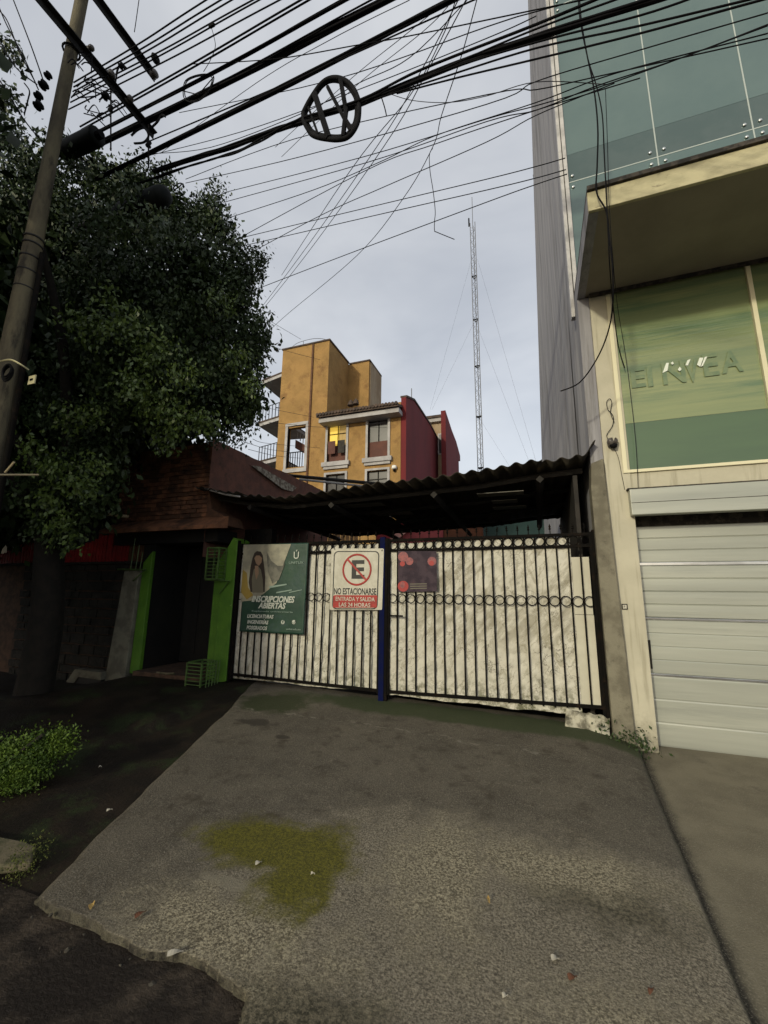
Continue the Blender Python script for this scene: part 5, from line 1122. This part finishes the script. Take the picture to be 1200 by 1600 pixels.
# windowed wing, a little proud of the tower
YC = YB-.35; xC0, xC1 = aY(500, 700, YC).x, aY(626, 700, YC).x; zE = aY(560, 645, YC).z
def wrect(x0, y0, x1, y1, Y=YC): a_, b_ = aY(x0, y0, Y), aY(x1, y1, Y); return a_.x, b_.z, b_.x, a_.z
wins = [wrect(512, 662, 541, 723), wrect(575, 655, 606, 716), wrect(510, 738, 537, 775), wrect(575, 731, 603, 770)]
cols = [(512, 541), (575, 606)]
xw = [aY(512, 690, YC).x, aY(541, 690, YC).x, aY(575, 690, YC).x, aY(606, 690, YC).x]
zt1, zb1, zt0 = aY(560, 659, YC).z, aY(560, 718, YC).z, aY(560, 738, YC).z
ys = YC+.35
for x0, x1 in ((xC0, xw[0]), (xw[1], xw[2]), (xw[3], xC1)): box('wing_wall', (x0, YC, 0), (x1, ys, zE+.3), M['yellow'], yb)
for x0, x1 in ((xw[0], xw[1]), (xw[2], xw[3])):
    box('wing_wall', (x0, YC+.001, zt1), (x1, ys, zE+.3), M['yellow'], yb); box('wing_wall', (x0, YC+.001, zt0), (x1, ys, zb1), M['yellow'], yb); box('wing_wall', (x0, YC+.001, 0), (x1, ys, zt0-2.6), M['yellow'], yb)
for i, (x0, x1) in enumerate(((xw[0], xw[1]), (xw[2], xw[3]))):
    for j, (z0, z1) in enumerate(((zb1, zt1), (zt0-2.6, zt0))):
        w_ = box('window', (x0-.14, YC-.06, z0-.02), (x0, YC+.12, z1+.02), M['trim'], yb)
        box('jamb', (x1, YC-.06, z0-.02), (x1+.14, YC+.12, z1+.02), M['trim'], w_); box('head', (x0-.14, YC-.062, z1+.02), (x1+.14, YC+.12, z1+.14), M['trim'], w_)
        box('sill', (x0-.28, YC-.20, z0-.28), (x1+.28, YC+.1, z0-.02), M['trim'], w_); box('sill_foot', (x0-.18, YC-.12, z0-.45), (x1+.18, YC+.1, z0-.28), M['trim'], w_)
        zm = z0+(z1-z0)*.44; xm = (x0+x1)/2
        if i == 0 and j == 0:
            box('lit_pane', (x0+.06, YC+.16, zm+.05), (xm+.05, YC+.2, z1-.05), M['lit'], w_); box('dim_pane', (xm+.09, YC+.16, zm+.05), (x1-.05, YC+.2, z1-.05), M['lit_dim'], w_)
            box('lower_panel', (x0, YC+.16, z0), (x1, YC+.2, zm), M['curtain'], w_)
            for a_, b_, mm in ((x0+.1, xm-.05, 'pos_p'), (xm+.15, x1-.05, 'strip')): box('hanging_cloth', (a_, YC-.12, zm-.55), (b_, YC-.09, zm+.25), M['curtain' if mm == 'pos_p' else 'pvc'], w_)
            for z_ in (zm+.75,): box('glazing_bar', (x0, YC+.13, z_), (x1, YC+.155, z_+.05), M['iron'], w_)
        else:
            box('pane', (x0, YC+.16, zm), (x1, YC+.2, z1), M['dark_glass'], w_); box('lower_panel', (x0, YC+.16, z0), (x1, YC+.2, zm-.001), M['curtain' if j == 0 else 'dark_glass'], w_)
        box('glazing_bar', (xm-.025, YC+.125, zm), (xm+.025, YC+.157, z1), M['iron'], w_)
        if j == 1:
            for z_ in (z1-.5, z1-1.0): box('grille_bar', (x0, YC+.10, z_), (x1, YC+.12, z_+.04), M['pvc'], w_)
# eave and tiled edge of the wing
xe0, xe1 = aY(498, 655, YC-.7).x, aY(623, 640, YC-.7).x; ze = aY(498, 664, YC-.7).z
ze1 = aY(560, 652, YC-.7).z
box('eave', (xe0, YC-.7, ze1+.0), (xe1, YC+.3, ze1+.28), M['trim'], yb)
MB().prism([(xe0-.1, YC-.85, ze1+.282), (xe0-.1, YC+3.1, ze1+1.55), (xe0-.1, YC+3.1, ze1+1.75), (xe0-.1, YC-.85, ze1+.42)], (xe1-xe0+.1, 0, 0)).build('roof_slope', M['tile'], yb)
t0_ = None; nT = 26
for k in range(nT):
    x = xe0+(xe1-xe0-.1)*k/(nT-1)
    if t0_ is None: t0_ = MB().lathe((0, 0, 0), [(.10, 0), (.085, .5), (.0, .52)], ((1, 0, 0), (0, 0, 1), (0, 1, 0)), 8).build('roof_tile', M['tile'], yb, origin=(0, 0, 0)); t0_.location = Vector((x, YC-.92, ze1+.45))-Vector(yb['_o'])
    else: inst(t0_, (x, YC-.92, ze1+.45+.02*random.random()), yb)
for x_, y_ in ((548, 634), (556, 632)): 
    q = aY(x_, y_, YC+1.5); MB().lathe(q, [(.22, 0), (.16, .25), (.02, .42)], 'z', 7).build('ridge_knob', M['tile'], yb)
# maroon gable: profile in the plane of the side wall
xc = xC1+.32
def G(x, y): q = aX(x, y, xc); return (q.y, q.z)
prof = [(YC+.0, 0), (YC+.0, zE+.55), G(647, 626), G(655, 638), G(672, 664), G(684, 687), G(690, 700), G(692, 745)]
prof = [(min(max(y, YC), 34), z) for y, z in prof]; ymax = prof[-2][0]; prof[-1] = (ymax, 0)
MB().prism([(xc, y, z) for y, z in prof], (-.3, 0, 0)).build('maroon_gable_wall', M['red_wall'], yb)
pr2 = prof[1:-1]
for i in range(len(pr2)-1):
    (y0, z0), (y1, z1) = pr2[i], pr2[i+1]
    MB().prism([(xc+.05, y0, z0), (xc+.05, y1, z1), (xc+.05, y1, z1+.12), (xc+.05, y0, z0+.12)], (-.4, 0, 0)).build('gable_coping', M['tile'], yb)
q = aY(615, 752, YC); 
c = aY(616, 733, YC-.1); wl = thing('wall_lamp', 'small white lamp on the yellow wall beside the maroon gable', 'lamp', c)
MB().lathe(c, [(.13, 0), (.16, .08), (.13, .2), (.02, .24)], 'z', 10).build('lamp_cover', M['lampw'], wl, True); MB().lathe(c+Vector((0, 0, -.14)), [(.05, 0), (.09, .06), (.04, .13)], 'z', 8).build('lamp_base', M['iron'], wl, True)
tag(MB().tube([aY(643, 627, YC+2.5), aY(643, 607, YC+2.5)], .03, 5).build('roof_antenna', M['mast']), 'thin antenna on the roof ridge above the maroon wall', 'antenna')
# wire arch on the tower roof
arch = thing('roof_frame', 'thin curved wire frame on top of the yellow tower', 'frame', aY(480, 536, YB+1))
MB().tube(smooth_path([aY(x, y, YB+1) for x, y in ((452, 546), (465, 536), (485, 530), (500, 529), (510, 531), (514, 534))], 5), .02, 4).build('hoop', M['mast'], arch); MB().tube([aY(474, 533, YB+1), aY(474, 542, YB+1)], .02, 4).build('hoop_leg', M['mast'], arch)
# far second house behind
h2 = thing('maroon_house', 'narrow maroon gable house with cream front behind the yellow building', 'building', (-5, 30, 0))
x2 = aY(697, 700, 29).x
def G2(x, y): q = aX(x, y, x2); return (q.y, q.z)
pf = [G2(697, 700), G2(697, 643), G2(700, 645), G2(706, 672), G2(713, 690), G2(719, 712), G2(718, 745)]
pf = [(y, z) for y, z in pf]; y0_ = pf[0][0]
pp = [(y0_, 0), (y0_, pf[1][1]), (pf[3][0], pf[3][1]), (pf[4][0], pf[4][1]), (pf[5][0], pf[5][1]), (pf[5][0], pf[5][1]-.5), (pf[5][0]-.8, pf[5][1]-.6), (pf[5][0]-.8, 0)]
MB().prism([(x2, y, z) for y, z in pp], (-.35, 0, 0)).build('gable_wall', M['red_wall'], h2)
xq, zq = aY(676, 655, y0_+1).x, aY(685, 655, y0_+1).z
box('cream_front', (xq-1, y0_+1, 0), (x2-.36, y0_+3, zq-.3), M['yellow_pale'], h2); box('eave', (xq-1, y0_+.7, zq-.28), (x2-.36, y0_+3, zq), M['trim'], h2)
box('roof_edge', (xq-1, y0_+.6, zq+.002), (x2-.36, y0_+3, zq+.2), M['tile'], h2)
a_, b_ = aY(684, 678, y0_+.97), aY(692, 710, y0_+.97); w_ = box('window', (a_.x, y0_+.93, b_.z), (b_.x, y0_+.98, a_.z), M['trim'], h2); box('pane', (a_.x+.1, y0_+.90, b_.z+.1), (b_.x-.1, y0_+.925, a_.z-.1), M['dark_glass'], w_)

# ================================================================ RADIO MAST
mt_ = thing('radio_mast', 'tall guyed lattice radio mast against the cloudy sky', 'mast', (-4.02, 35, 0))
mx, my = -4.02, 35.; cz = 36.6; tri = [(mx-.23, my-.13), (mx+.23, my-.13), (mx, my+.27)]
for x, y in tri: MB().tube([(x, y, 0), (x, y, cz)], .035, 5).build('mast_leg', M['mast'], mt_)
mb = MB(); z = 6.
k = 0
while z < cz-.5:
    for i in range(3):
        a_, b_ = tri[i], tri[(i+1) % 3]
        mb.tube([(a_[0], a_[1], z), (b_[0], b_[1], z+.45)] if k % 2 else [(b_[0], b_[1], z), (a_[0], a_[1], z+.45)], .014, 3)
    z += .45; k += 1
o = mb.build('lattice_bracing', M['mast'], mt_); o['kind'] = 'stuff'
for y_ in (432, 500, 573, 652, 732):
    q = aY(745, y_, 35); MB().tube([(x, y, q.z) for x, y in tri]+[(tri[0][0], tri[0][1], q.z)], .06, 4).build('section_joint', M['iron'], mt_)
MB().tube([(mx+.0, my, cz-.5), (mx+.02, my, aY(738, 308, 35).z)], .03, 5).build('top_antenna', M['mast'], mt_); MB().tube([(mx-.35, my, cz-.2), (mx-.35, my, cz+.7)], .07, 5).build('side_antenna', M['iron'], mt_)
for (x0, y0, x1, y1, dY) in ((746, 405, 840, 730, 0), (748, 515, 832, 735, 1), (738, 400, 672, 640, 2), (740, 505, 675, 640, 2), (750, 655, 800, 735, 0)):
    MB().tube([aY(x0, y0, 35), aY(x1, y1, 33+dY*2)], .0065, 3).build('guy_wire', M['wire_grey'], mt_)
